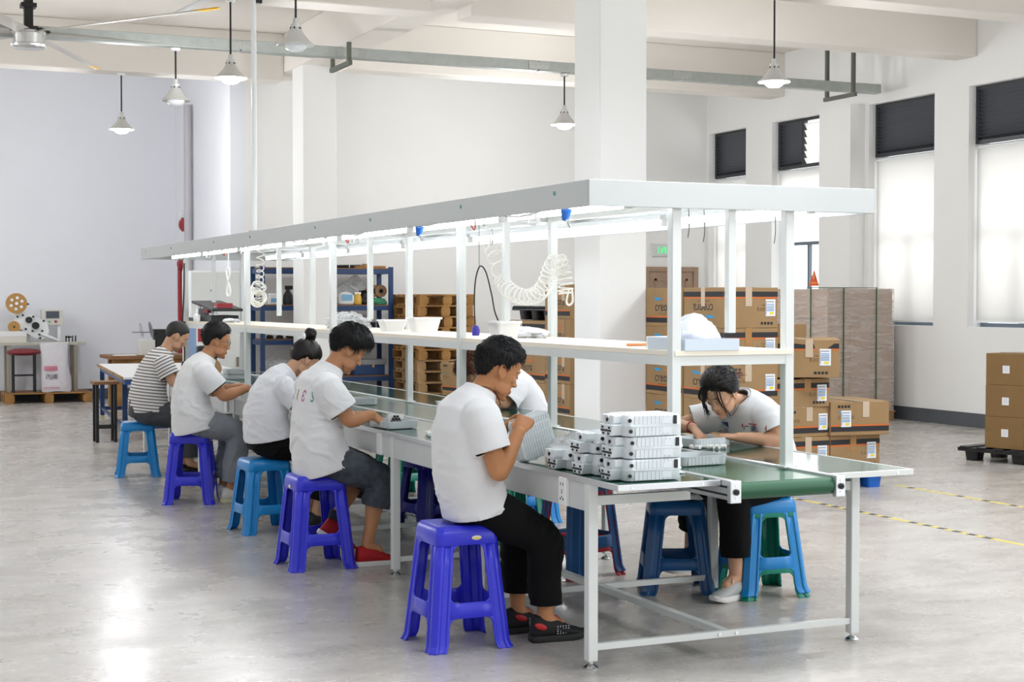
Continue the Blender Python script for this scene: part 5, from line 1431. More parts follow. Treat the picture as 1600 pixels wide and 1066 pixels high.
def hair_cap(H, s, line, thick, noise=.004, seed=0, seg=72, rg=48, locks=0, llen=.03, lrad=.0022, comb=None, lift=.4, base=(-.012, 0, .036), rad=(.100, .0795, .092), jag=.004):
    """closed hair shell over the skull with combed locks; line: azimuth (deg) -> lowest z of the hair"""
    S = H @ Matrix.Scale(s, 4)
    bm = nbm(); add_ell(bm, (0, 0, 0), (1, 1, 1), None, seg, rg)
    D = np.array([v.co[:] for v in bm.verts])
    P = D*np.array(rad)+np.array(base)
    az = np.degrees(np.abs(np.arctan2(P[:, 1], P[:, 0]-base[0])))
    la, lz = zip(*line); zmin = np.interp(az, la, lz)
    zmin = zmin+jag*vnoise(D*9, seed+4)
    up = P[:, 2]-zmin
    f = np.clip(up/.03, -1, 1); g = np.clip(f, 0, 1)**.6
    th = thick(D, az) if callable(thick) else thick
    off = np.where(f > 0, .0015+th*g, -.012*np.clip(-f*3, 0, 1))
    n = vnoise(D*np.array([7, 7, 16]), seed)*.6+vnoise(D*np.array([14, 14, 30]), seed+1)*.4
    off = off+np.where(f > 0, noise*n*g, 0)
    Q = P+D*off[:, None]
    for v, q in zip(bm.verts, Q): v.co = S @ V(q)
    ok = np.where(up > .008)[0]
    r = np.random.default_rng(seed+77)
    if locks and len(ok):
        pick = r.choice(ok, locks)
        for i in pick:
            d = V(D[i]); p = V(Q[i])-d*.003
            c = V(comb(D[i])) if comb else V((1, 0, -.3))
            c = c+V(r.normal(0, .13, 3)); c = (c-d*c.dot(d)); c = c.normalized() if c.length > 1e-4 else d.orthogonal().normalized()
            L = llen*r.uniform(.6, 1.25); lf = lift*r.uniform(.5, 1.3)
            pts = [p, p+c*L*.4+d*L*.32*lf, p+c*L*.8+d*L*.42*lf, p+c*L*1.05+d*L*.38*lf]
            add_tube(bm, [S @ q for q in pts], [lrad*s, lrad*s*1.1, lrad*s*.7, .0003], 5, flat=1.)
    return bm

def face_marks(H, s, brow=True, who='m', seed=0):
    """eyebrows and lowered lashes"""
    S = H @ Matrix.Scale(s, 4); bm = nbm()
    w = .0032 if who == 'm' else .0024
    for sg in (-1, 1):
        if brow:
            pts = [(.0925, sg*.014, .0315), (.0915, sg*.024, .0355), (.0865, sg*.036, .0365), (.078, sg*.046, .032)]
            add_tube(bm, [S @ V(p) for p in bez(pts, 4)], [w*s*(1-.45*abs(k/6-1)) for k in range(13)], 6)
        pts = [(.0895, sg*.017, .006), (.0905, sg*.026, .0025), (.0885, sg*.035, .0025), (.083, sg*.044, .006)]
        add_tube(bm, [S @ V(p) for p in bez(pts, 4)], [.0013*s]*13, 5)
    return bm

def cloth(me, thick=.0025):
    """open the garment at given planes (done before), keep thickness"""
    return me

def trim(me, cuts, keep=None):
    """cut the garment open: (point, outward normal, radius) removes what lies beyond the plane near the point"""
    bm = nbm(); bm.from_mesh(me)
    for p, n, r in cuts:
        p = V(p); n = V(n).normalized()
        slv = r < .13 and keep is not None
        def near(c): return (c-p).length < r*1.5 and ((c-p)-n*(c-p).dot(n)).length < r and not (slv and keep(c))
        fs = [f for f in bm.faces if near(f.calc_center_median())]
        geom = fs + list({e for f in fs for e in f.edges}) + list({v for f in fs for v in f.verts})
        bmesh.ops.bisect_plane(bm, geom=geom, plane_co=p, plane_no=n, clear_outer=False)
        kill = [f for f in bm.faces if (f.calc_center_median()-p).dot(n) > 1e-5 and near(f.calc_center_median())]
        bmesh.ops.delete(bm, geom=kill, context='FACES')
    # keep the largest shell
    bm.to_mesh(me); bm.free(); me.update(); return me

def wrinkle(me, dirs, amp=.006, seed=0, mask=None):
    """cloth folds: narrow ridges stretched along fold directions, strongest where the cloth bunches"""
    P = coords(me); Nn = normals(me); tot = np.zeros(len(P))
    for k, (e, across, along, a) in enumerate(dirs):
        q = V(e).orthogonal().normalized(); q2 = np.array(V(e).cross(q).normalized()); q = np.array(q); e = np.array(V(e).normalized())
        X = np.stack([P@e/across, P@q/along, P@q2/along], 1)
        X[:, 0] += .9*vnoise(P/.10, seed+30+k)+.5*vnoise(P/.05, seed+70+k)
        n = vnoise(X, seed+k*5); rd = np.clip(1-np.abs(n)/.42, 0, 1)**1.4
        env = np.clip(.15+1.3*vnoise(P/.13, seed+50+k), 0, 1)
        tot += a*rd*env
    tot += .30*vnoise(P/.09, seed+90)+.05*vnoise(P/.03, seed+91)
    if mask is not None: tot *= mask(P)
    P = P+Nn*(amp*tot)[:, None]
    me.vertices.foreach_set('co', P.ravel()); me.update()

def shoe(parent, ankle, toe_dir, m_up, m_sole, L=.265, w=.046, pitch=0, name='shoe', lace=None, accent=None, low=False, label=None, solez=.028):
    """upper, sole and laces; ankle: point above the heel; toe_dir: heading in the ground plane"""
    d = V(toe_dir); yaw = math.atan2(d.y, d.x)
    M = T(*ankle) @ Matrix.Rotation(yaw, 4, 'Z') @ RY(pitch)
    N_ = 20
    def sec(x, hw, zb, zt):
        out = []
        for k in range(N_):
            a = 2*PI*k/N_; c, s_ = math.cos(a), math.sin(a)
            z = zb+(zt-zb)*(.5+.5*s_) ; out.append(M @ V((x, hw*abs(c)**.75*(1 if c > 0 else -1)*(1 if s_ < 0 else (1-.25*s_)), z)))
        return out
    b = -.075
    tops = [(-.064, .024, .06), (-.057, .034, .105 if not low else .07), (-.03, .040, .112 if not low else .07), (0, .042, .114 if not low else .068), (.035, .042, .104 if not low else .062), (.07, .043, .082 if not low else .055), (.11, .046, .060), (.145, .045, .050), (.172, .038, .041), (.19, .024, .030)]
    k = L/.265; z0 = -ankle[2] if False else 0
    bm = nbm(); rings(bm, [sec(x*k, hw*w/.046, solez*.6-.075+.0, zt-.075) for x, hw, zt in tops])
    u = obj(name, bm, m_up, parent, smooth=60)
    if label: u['label'] = label
    bm = nbm()
    pl = [(-.072, .022), (-.06, .034), (-.03, .038), (.03, .039), (.08, .044), (.12, .047), (.155, .044), (.18, .034), (.196, .016)]
    out = [(x*k, y*w/.046) for x, y in pl]+[(x*k, -y*w/.046) for x, y in reversed(pl)]
    def lift(x): return .012*max(0, (x/k-.12)/.08)**2
    rs = [[M @ V((x*sc, y*sc, z+lift(x)-.075)) for x, y in out] for sc, z in ((.93, 0), (.99, .005), (1.0, solez*.6), (.985, solez))]
    rings(bm, rs); obj('sole', bm, m_sole, u, smooth=40)
    if lace:
        bm = nbm()
        for i in range(5):
            x = .038+i*.017; zz = float(np.interp(x, [q[0] for q in tops], [q[2] for q in tops]))-.0765
            add_tube(bm, [M @ V((x*k, -.020, zz-.008)), M @ V((x*k, -.01, zz-.001)), M @ V(((x+.005)*k, 0, zz+.001)), M @ V((x*k, .01, zz-.001)), M @ V((x*k, .020, zz-.008))], .0024, 6)
        add_tube(bm, [M @ V(p) for p in bez([(.04, .0, .026), (.045, .02, .032), (.06, .034, .012), (.045, .010, .026), (.045, -.02, .032), (.06, -.034, .012)], 4)], .0022, 6)
        obj('laces', bm, lace, u)
    if accent:
        bm = nbm()
        for sg in (-1, 1):
            for i in range(4):
                for j in range(5): add_ell(bm, M @ V(((.04+j*.013)*k, sg*(.0405-.0006*j), .035-.075+i*.010)), (.003, .002, .003), None, 8, 5)
        tag(obj('vamp_dots', bm, accent, u), 'pale dotted side panel')
    return u

def draw_on(body, bvh, o, M, parts, parent, name, mats, off=.0048):
    """lay flat lettering on a garment: vertices are dropped along local +y onto the cloth"""
    bm = nbm()
    for s, size, x, z, mi, sx in parts: 
        if isinstance(s, str): add_text(bm, s, size, M @ T(x, 0, z), mi, .008, sx)
        else:
            vs = [bm.verts.new(M @ V((x+p[0], 0, z+p[1]))) for p in s]; f = bm.faces.new(vs); f.material_index = mi
    bmesh.ops.triangulate(bm, faces=bm.faces[:])
    bmesh.ops.subdivide_edges(bm, edges=[e for e in bm.edges if e.calc_length() > .02], cuts=2)
    d = (M.to_3x3() @ V((0, 1, 0))).normalized(); kill = []
    for v in bm.verts:
        h = bvh.ray_cast(v.co-d*.25, d)
        if h[0] is not None: v.co = h[0]-d*off
        else: kill.append(v)
    bmesh.ops.delete(bm, geom=kill, context='VERTS')
    return obj(name, bm, mats, parent, fixn=False)

def person(loc, label, spec):
    """builds one worker from joints given in hall coordinates"""
    J = spec; s = J.get('hs', .95)
    H = head_frame(J['head'], J['haz'], J['tilt'], J.get('roll', 0))
    lat = V(J['lat'])
    t = thing('person', loc, label=label, cat='person')
    vs = J.get('vs', .0045)
    # ---- body, one continuous skin
    bm = nbm(); add_head(bm, H, s, J.get('female', False))
    sp = [V(p) for p in J['spine']]
    wd = J.get('wd', [.15, .13, .145, .15, .075]); dp = J.get('dp', [.095, .088, .095, .085, .048])
    torso(bm, [(p, a, b) for p, a, b in zip(sp, wd, dp)], lat)
    nb = sp[-1]; hb = H @ V((-.018*s, 0, -.045*s)); nr = J.get('neck', .053)
    limb(bm, [nb-(hb-nb)*.25, nb, nb.lerp(hb, .55), hb], [nr*1.35, nr*1.1, nr*.96, nr*1.0], 20)
    for sd in 'LR':
        sh, el, wr = (V(J[k+sd]) for k in ('sh', 'el', 'wr'))
        a = J.get('arm', 1.)
        limb(bm, [sh, sh.lerp(el, .35), sh.lerp(el, .85), el], [.052*a, .049*a, .041*a, .039*a])
        limb(bm, [el, el.lerp(wr, .28), el.lerp(wr, .7), wr], [.039*a, .042*a, .033*a, .027*a])
        F, N, tside, curl = J['hand'+sd]
        hand(bm, wr, F, N, tside, curl, J.get('hsz', .98))
        hp, kn, an = (V(J[k+sd]) for k in ('hip', 'kn', 'an'))
        limb(bm, [hp, hp.lerp(kn, .5), kn], [.078, .066, .052])
        sl = an+(V(J['toe'+sd])*.0)
        back = V(J['toe'+sd]).normalized()*-.012
        limb(bm, [kn, kn.lerp(an, .3)+back, kn.lerp(an, .75), an], [.05, .053, .036, .033])
        limb(bm, [an, an+V(J['toe'+sd]).normalized()*.07+V((0, 0, -.035))], [.034, .026])
    me = voxel(bm, vs, 3)
    P = coords(me); Hi = np.array(H.inverted()); L = (np.c_[P, np.ones(len(P))] @ Hi.T)[:, :3]/s
    lipd = np.sqrt(((L[:, 0]-.09)/.012)**2+(L[:, 1]/.024)**2+((L[:, 2]+.067)/.0105)**2)
    set_attr(me, 'lip', np.clip(1.5-lipd, 0, 1)*.8)
    obj('body', me, J['skin'], t, smooth=180)
    # ---- shirt
    bm = nbm(); ss = J['shirt']
    n_ = len(ss)-1
    torso(bm, [(p, a+(.010 if i < 3 else .003), b+(.008 if i < 3 else .004)) for i, (p, a, b) in enumerate(ss)], lat, 36)
    cuts = []
    for sd in 'LR':
        sh, el = V(J['sh'+sd]), V(J['el'+sd]); q = sh.lerp(el, J.get('slv', .62)); sl = J.get('slr', .072)
        ins = sh.lerp(V(ss[-3][0]), .35)
        d = (el-sh).normalized()
        P_ = [ins, ins.lerp(sh, .5), sh, sh.lerp(q, .25), sh.lerp(q, .5), sh.lerp(q, .75), q]
        add_tube(bm, P_, [sl*.8, sl*.98, sl*1.02, sl*1.01, sl*1.0, sl*1.01, sl*1.04], 22)
        cuts.append((q-d*.007, d, sl*1.25))
    nk = V(ss[-1][0]); nd = (V(ss[-1][0])-V(ss[-2][0])).normalized()
    hm = V(ss[0][0]); hd = (V(ss[0][0])-V(ss[1][0])).normalized()
    cv = J.get('vsc', .007)
    me = voxel(bm, cv, 4)
    sd_ = J.get('seed', 1)
    pel = sp[0]
    wrinkle(me, J.get('folds') or [((.35, .3, 1), .034, .20, .9), ((.75, -.3, 1), .040, .22, .8), ((-.5, .2, 1), .036, .18, .6)], J.get('wamp', .012), sd_, lambda Q: .3+.8*np.clip(1-(Q[:, 2]-ss[2][0][2])/.30, 0, 1))
    smooth_mesh(me, 1, .4)
    sec = [(V(p), a, b) for p, a, b in ss]
    def in_torso(c):
        best = None
        for i in range(len(sec)-1):
            p0, p1 = sec[i][0], sec[i+1][0]; e = p1-p0; u = max(0., min(1., (c-p0).dot(e)/e.length_squared))
            q = p0+e*u; dd = (c-q).length
            if best is None or dd < best[0]: best = (dd, q, sec[i][1]*(1-u)+sec[i+1][1]*u, sec[i][2]*(1-u)+sec[i+1][2]*u, e.normalized())
        _, q, a, b, e = best; l = (lat-e*lat.dot(e)).normalized(); f = e.cross(l); r = c-q
        return (r.dot(l)/(a+.045))**2+(r.dot(f)/(b+.05))**2 < 1
    trim(me, cuts, in_torso); trim(me, [(nk-nd*.004, nd, ss[-1][1]+.02), (hm-hd*.004, hd, .34)])
    shirt = obj(J.get('top', 'shirt'), me, J['tee'], t, smooth=180)
    m = shirt.modifiers.new('t', 'SOLIDIFY'); m.thickness = .003; m.offset = 1
    BV = BVHTree.FromPolygons([v.co+V(loc) for v in me.vertices], [tuple(p.vertices) for p in me.polygons])
    # collar band
    if J.get('collar', True):
        r0, r1 = ss[-1][1], ss[-1][2]
        l = (lat-nd*lat.dot(nd)).normalized(); f = nd.cross(l)
        pts = [nk-nd*.006+l*(r0*1.0*math.cos(2*PI*k/28))+f*(r1*1.0*math.sin(2*PI*k/28)) for k in range(28)]
        obj('collar', tube(pts, .0065, 8, closed=True), J['tee'], shirt, smooth=60)
    # ---- trousers
    bm = nbm(); kr = J.get('leg', (.100, .088, .072, .066, .060))
    limb(bm, [V(J['hipL'])+V((0, 0, .01)), V(J['hipR'])+V((0, 0, .01))], [.090, .090], 24)
    torso(bm, [(sp[0]-V((0, 0, .03)), wd[0]+.004, dp[0]+.004), (sp[0], wd[0]+.008, dp[0]+.008), (sp[0].lerp(sp[1], .5), wd[0]+.004, dp[0]+.006), (sp[0].lerp(sp[1], .95), wd[1]+.008, dp[1]+.008)], lat)
    cuts = []
    for sd in 'LR':
        hp, kn, an = (V(J[k+sd]) for k in ('hip', 'kn', 'an')); c = J.get('cut'+sd, .8)
        limb(bm, [hp, hp.lerp(kn, .5), kn.lerp(hp, .03)], [kr[0]*.88, kr[1], kr[2]], 20)
        e = kn.lerp(an, c); d = (an-kn).normalized()
        limb(bm, [kn, kn.lerp(e, .5), e+d*.035], [kr[2], kr[3], kr[4]], 20)
        cuts.append((e, d, .13))
    me = voxel(bm, cv, 4)
    wrinkle(me, [((1, .2, -.7), .035, .16, .9), ((.2, .1, 1), .034, .16, .9), ((-.6, .2, 1), .04, .16, .6)], J.get('pamp', .010), sd_+9)
    smooth_mesh(me, 1, .4); trim(me, cuts)
    tr_ = obj(J.get('bottom', 'trousers'), me, J['pants'], t, smooth=180)
    m = tr_.modifiers.new('t', 'SOLIDIFY'); m.thickness = .003; m.offset = 1
    return t, H, s, shirt, BV

G = 'workers along the bench'
cur = (38, 48, 30)
# ================= front man
P1 = dict(head=(2.637, 6.02, 1.143), haz=-4, tilt=24, lat=(0, 1, 0), skin=SK1, tee=W_tee, pants=K_black, vs=.0038, vsc=.006,
    spine=[(2.515, 6.02, .60), (2.497, 6.02, .73), (2.487, 6.02, .87), (2.505, 6.02, .965), (2.54, 6.02, 1.035)],
    shirt=[((2.537, 6.02, .550), .178, .125), ((2.522, 6.02, .61), .174, .122), ((2.497, 6.02, .70), .170, .118), ((2.482, 6.02, .80), .172, .118), ((2.485, 6.02, .89), .180, .118), ((2.505, 6.02, .965), .172, .108), ((2.528, 6.02, 1.015), .115, .086), ((2.552, 6.02, 1.052), .072, .066), ((2.562, 6.02, 1.072), .064, .060)],
    shR=(2.49, 5.845, .968), elR=(2.545, 5.80, .735), wrR=(2.675, 5.885, .895), handR=((.55, .45, .55), (.35, .75, -.55), 1, (48, 60, 40)),
    shL=(2.51, 6.195, .965), elL=(2.60, 6.235, .765), wrL=(2.70, 6.105, .885), handL=((.6, -.35, .55), (.3, -.75, -.5), -1, (40, 55, 40)),
    hipR=(2.525, 5.935, .60), knR=(2.80, 5.90, .435), anR=(2.805, 5.90, .095), toeR=(1, -.02, 0), cutR=.81,
    hipL=(2.525, 6.105, .60), knL=(2.77, 6.10, .45), anL=(2.765, 6.10, .095), toeL=(1, .05, 0), cutL=.76,
    leg=(.098, .088, .074, .070, .062), wamp=.008, seed=3, slr=.076)
t, H, s, shirt, BV = person((2.45, 6.03, .51), 'man in white tee and black trousers holding a grey housing, nearest the camera', P1)
hl1 = [(0, .072), (35, .068), (55, .055), (72, .018), (84, .012), (95, .022), (112, .018), (125, -.02), (150, -.045), (180, -.05)]
def comb1(d): return (1, .35, -.45) if d[2] > .45 or d[0] > .55 else ((.5, 0, -1) if d[0] > -.1 else (-.1, 0, -1))
hb = hair_cap(H, s, hl1, lambda D, az: .005+.022*np.clip(D[:, 2]+.2, 0, 1)+.008*np.clip(1-az/50, 0, 1), .0025, 5, locks=2600, llen=.022, lrad=.0012, comb=comb1, lift=.55)
obj('hair', hb, H_black, t, smooth=60)
obj('eyebrows', face_marks(H, s), H_black, t)
pts = [H @ V(p) for p in ((-.075, -.03, -.075), (-.055, -.052, -.10), (-.02, -.062, -.125), (.015, -.055, -.15))]
obj('neck_cord', tube(bez([(2.535, 5.965, 1.085), (2.575, 5.955, 1.075), (2.61, 5.963, 1.045), (2.635, 5.985, 1.0)], 6), .0018, 6), K_black, t, smooth=60)
M_sole_b = mat('black_sole', '#1b1b1d', .6); M_redacc = mat('red_lace', '#b51f22', .5)
for k, sd in enumerate('RL'):
    a = V(P1['an'+sd]); shoe(t, (a.x, a.y, .076), P1['toe'+sd], mat('black_knit', '#141416', .7, bump=.4, bscale=200), M_sole_b, lace=M_redacc, accent=mat('vamp_grey', '#c9cdd2', .5), label='black trainer with red laces')
bm = nbm()
for y in (5.858, 6.058): add_ell(bm, (2.765, y, .072), (.03, .006, .014), RY(20).to_3x3(), 14, 8)
obj('heel_flash', bm, M_redacc, t, smooth=60)

# ================= man in red shoes
P2 = dict(head=(2.645, 8.08, 1.168), haz=-3, tilt=34, lat=(0, 1, 0), skin=SK2, tee=W_tee, pants=K_denim, vs=.0045, vsc=.007,
    spine=[(2.46, 8.08, .60), (2.465, 8.08, .74), (2.475, 8.08, .87), (2.50, 8.08, .975), (2.535, 8.08, 1.05)],
    shirt=[((2.515, 8.08, .525), .185, .150), ((2.49, 8.08, .60), .180, .140), ((2.472, 8.08, .70), .175, .128), ((2.468, 8.08, .80), .175, .122), ((2.475, 8.08, .90), .182, .118), ((2.495, 8.08, .985), .172, .106), ((2.522, 8.08, 1.035), .115, .085), ((2.545, 8.08, 1.07), .072, .066), ((2.555, 8.08, 1.088), .064, .060)],
    shR=(2.475, 7.905, .975), elR=(2.585, 7.87, .80), wrR=(2.735, 7.93, .825), handR=((.75, .2, -.55), (-.1, .55, -.75), 1, (20, 35, 30)),
    shL=(2.475, 8.255, .975), elL=(2.60, 8.28, .80), wrL=(2.74, 8.13, .80), handL=((.8, -.4, -.2), (.0, -.55, -.7), -1, (35, 45, 30)),
    hipR=(2.475, 7.995, .59), knR=(2.795, 7.95, .475), anR=(2.715, 7.965, .115), toeR=(1, .02, 0), cutR=.42,
    hipL=(2.475, 8.165, .59), knL=(2.79, 8.20, .50), anL=(2.575, 8.12, .235), toeL=(1, -.05, 0), cutL=.42,
    leg=(.100, .092, .078, .076, .074), seed=11, slr=.08, slv=.72)
t, H, s, shirt, BV = person((2.46, 8.09, .50), 'man in white tee with coloured lettering, dark denim and red shoes', P2)
hl2 = [(0, .064), (35, .056), (55, .034), (72, .005), (84, .008), (95, .02), (112, .012), (125, -.015), (150, -.04), (180, -.045)]
def comb2(d): return (1, -.3, -.4) if d[2] > .45 or d[0] > .6 else ((.45, 0, -1) if d[0] > -.2 else (.0, 0, -1))
obj('hair', hair_cap(H, s, hl2, lambda D, az: .010+.026*np.clip(D[:, 2]+.3, 0, 1)+.012*np.clip(1-az/45, 0, 1), .002, 15, locks=2400, llen=.034, lrad=.0013, comb=comb2, lift=.14), H_black, t, smooth=60)
obj('eyebrows', face_marks(H, s), H_black, t)
M_rs = mat('red_knit_shoe', '#b3121a', .7, bump=.4, bscale=200); M_ws = mat('white_sole', '#e8e6e2', .5)
shoe(t, (2.715, 7.965, .076), (1, .02, 0), M_rs, M_ws, label='red trainer with white sole')
shoe(t, (2.575, 8.10, .20), (1, -.1, 0), M_rs, M_ws, pitch=32, label='red trainer with white sole')
obj('sock', tube([(2.60, 8.125, .285), (2.578, 8.12, .215)], [.044, .042], 14), mat('navy_sock', '#1d2333', .8), t, smooth=60)
PR = [mat('print_'+n, c, .6) for n, c in (('violet', '#6d5aa8'), ('navy', '#2f4f86'), ('olive', '#a8a83a'), ('orange', '#d9803a'), ('magenta', '#b04a8c'), ('teal', '#3a8c8a'))]
MM = T(2.255, 7.915, .935) @ RZ(-62)
q = draw_on(None, BV, None, MM, [('A', .08, -.21, 0, 0, .55), ('U', .08, -.145, 0, 1, .55), ('R', .08, -.08, 0, 2, .55), ('Є', .08, -.01, -.002, 4, .6), ('S', .08, .06, -.004, 5, .55)], shirt, 'shirt_lettering', PR)
obj('drawstring', tube(bez([(2.545, 7.9, .58), (2.55, 7.885, .555), (2.565, 7.885, .55), (2.57, 7.89, .57), (2.555, 7.9, .585)], 5), .0035, 6), M_wire, shirt, smooth=60)

# ================= woman with the bun
P3 = dict(head=(2.80, 9.44, 1.065), haz=8, tilt=44, lat=(0, 1, 0), skin=SK3, tee=W_tee2, pants=K_black, vs=.005, vsc=.0075, female=True, hs=.92,
    spine=[(2.55, 9.44, .545), (2.545, 9.44, .68), (2.565, 9.44, .80), (2.615, 9.44, .905), (2.68, 9.44, .975)], wd=[.15, .125, .135, .14, .07], dp=[.095, .085, .09, .08, .045],
    shirt=[((2.575, 9.44, .575), .178, .138), ((2.562, 9.44, .65), .172, .128), ((2.555, 9.44, .74), .168, .120), ((2.575, 9.44, .83), .168, .114), ((2.615, 9.44, .905), .162, .104), ((2.66, 9.44, .96), .11, .08), ((2.695, 9.44, .99), .070, .062), ((2.71, 9.44, 1.002), .062, .056)],
    shR=(2.63, 9.28, .90), elR=(2.74, 9.22, .765), wrR=(2.93, 9.30, .80), handR=((.85, .3, -.3), (0, .4, -.8), 1, cur),
    shL=(2.63, 9.60, .90), elL=(2.76, 9.66, .775), wrL=(2.94, 9.54, .80), handL=((.85, -.3, -.3), (0, -.4, -.8), -1, cur),
    hipR=(2.56, 9.355, .545), knR=(2.95, 9.33, .50), anR=(2.85, 9.34, .11), toeR=(1, 0, 0), cutR=.8,
    hipL=(2.56, 9.525, .545), knL=(2.95, 9.56, .50), anL=(2.85, 9.54, .11), toeL=(1, 0, 0), cutL=.8, slr=.070, slv=.7, seed=21, arm=.9, neck=.046, wamp=.010)
t, H, s, shirt, BV = person((2.55, 9.45, .455), 'woman in white blouse and black trousers with dark hair in a bun', P3)
hl3 = [(0, .068), (40, .06), (60, .04), (78, .0), (95, .004), (112, -.02), (130, -.055), (160, -.065), (180, -.066)]
def comb3(d): return (-.9, -d[1]*.6, .8)
hb = hair_cap(H, s, hl3, lambda D, az: .012+.010*np.clip(D[:, 2], 0, 1), .002, 25, locks=900, llen=.03, lrad=.0013, comb=comb3, lift=.02)
S_ = H @ Matrix.Scale(s, 4)
obj('hair', hb, H_brown, t, smooth=60)
bm = nbm(); r_ = random.Random(5)
bc = V((-.085, 0, .160))
for k in range(46):
    th0, ph0 = r_.uniform(0, 6.28), r_.uniform(-.9, .9); R_ = .040
    ax = V((r_.gauss(0, 1), r_.gauss(0, 1), r_.gauss(0, 1))).normalized(); u = ax.orthogonal().normalized(); w_ = ax.cross(u)
    add_tube(bm, [S_ @ (bc+(u*math.cos(a)+w_*math.sin(a))*R_*(.8+.25*math.sin(a*2+th0))+ax*.008*ph0) for a in [th0+k2*.35 for k2 in range(11)]], [.0045, .007, .0075, .0075, .0075, .0075, .0075, .0075, .007, .005, .002], 6)
add_ell(bm, S_ @ bc, (.039, .039, .036), None, 20, 12)
obj('hair_bun', bm, H_brown, t, smooth=60)
bm = nbm(); add_ell(bm, S_ @ V((-.128, -.045, .105)), (.012, .02, .022), None, 14, 8); obj('hair_clip', bm, M_white_plastic, t, smooth=60)
for sd in 'RL': shoe(t, (P3['an'+sd][0], P3['an'+sd][1], .076), (1, 0, 0), mat('dark_shoe', '#232327', .6), M_ws, L=.24, w=.042)
obj('side_slit', box(2.635, 2.641, 9.27, 9.30, .565, .62), K_black, shirt)

# ================= man wearing glasses
P4 = dict(head=(2.605, 10.95, 1.142), haz=-6, tilt=12, lat=(0.1, 1, 0), skin=SK2, tee=W_tee, pants=K_grey, vs=.005, vsc=.0075,
    spine=[(2.40, 10.95, .60), (2.405, 10.95, .74), (2.43, 10.95, .86), (2.475, 10.95, .955), (2.52, 10.95, 1.02)],
    shirt=[((2.46, 10.95, .525), .19, .165), ((2.44, 10.95, .60), .182, .15), ((2.415, 10.95, .70), .17, .125), ((2.42, 10.95, .79), .172, .120), ((2.445, 10.95, .875), .178, .116), ((2.478, 10.95, .95), .168, .105), ((2.51, 10.95, .998), .112, .084), ((2.533, 10.95, 1.028), .072, .064), ((2.543, 10.95, 1.044), .064, .058)],
    shR=(2.475, 10.775, .935), elR=(2.605, 10.745, .765), wrR=(2.80, 10.82, .815), handR=((.9, .2, -.2), (0, .4, -.8), 1, cur),
    shL=(2.475, 11.125, .935), elL=(2.62, 11.16, .775), wrL=(2.81, 11.04, .815), handL=((.9, -.25, -.2), (0, -.4, -.8), -1, cur),
    hipR=(2.415, 10.865, .59), knR=(2.735, 10.83, .505), anR=(2.675, 10.84, .11), toeR=(1, -.05, 0), cutR=.90,
    hipL=(2.415, 11.035, .59), knL=(2.74, 11.08, .505), anL=(2.68, 11.08, .11), toeL=(1, .05, 0), cutL=.90,
    leg=(.102, .094, .080, .074, .070), slr=.078, slv=.68, seed=31, pamp=.013)
t, H, s, shirt, BV = person((2.43, 11.0, .505), 'man in white tee and grey trousers wearing glasses', P4)
hl4 = [(0, .075), (35, .07), (55, .055), (72, .02), (84, .018), (95, .028), (112, .018), (125, -.02), (150, -.045), (180, -.05)]
obj('hair', hair_cap(H, s, hl4, lambda D, az: .005+.024*np.clip(D[:, 2]+.15, 0, 1), .002, 35, locks=1300, llen=.022, lrad=.0013, comb=lambda d: (.9, .3, .15) if d[2] > .45 else (-.3, 0, -1), lift=.4), H_black, t, smooth=60)
obj('eyebrows', face_marks(H, s), H_black, t)
S_ = H @ Matrix.Scale(s, 4); bm = nbm()
for sg in (-1, 1):
    add_tube(bm, [S_ @ V((.1035-.006*abs(math.cos(a)) if False else .101-.010*max(0, sg*(sg*.034+.024*math.cos(a))-.03)/.03, sg*.034+.024*math.cos(a), .006+.0185*math.sin(a))) for a in [2*PI*k/20 for k in range(20)]], .0016, 6, closed=True)
    add_tube(bm, [S_ @ V(p) for p in ((.094, sg*.058, .012), (.05, sg*.073, .013), (-.004, sg*.080, .012), (-.018, sg*.082, -.006))], .0015, 6)
add_tube(bm, [S_ @ V(p) for p in ((.104, -.010, .008), (.107, 0, .011), (.104, .010, .008))], .0015, 6)
obj('glasses', bm, mat('glasses_frame', '#4a4542', .3, metal=.4), t, smooth=60)
for sd in 'RL': shoe(t, (P4['an'+sd][0], P4['an'+sd][1], .076), P4['toe'+sd], mat('white_trainer', '#dedbd6', .6), mat('cream_sole', '#d8d6b4', .6), lace=M_wire, label='white trainer with cream sole')
for sd in 'RL':
    sh, el = V(P4['sh'+sd]), V(P4['el'+sd]); q = sh.lerp(el, .68); d = (el-sh).normalized(); u = d.orthogonal().normalized(); w_ = d.cross(u)
    obj('cuff_lining', tube([q-d*.004+(u*math.cos(2*PI*k/24)+w_*math.sin(2*PI*k/24))*.074 for k in range(24)], .0045, 6, closed=True), K_black, shirt, smooth=60)

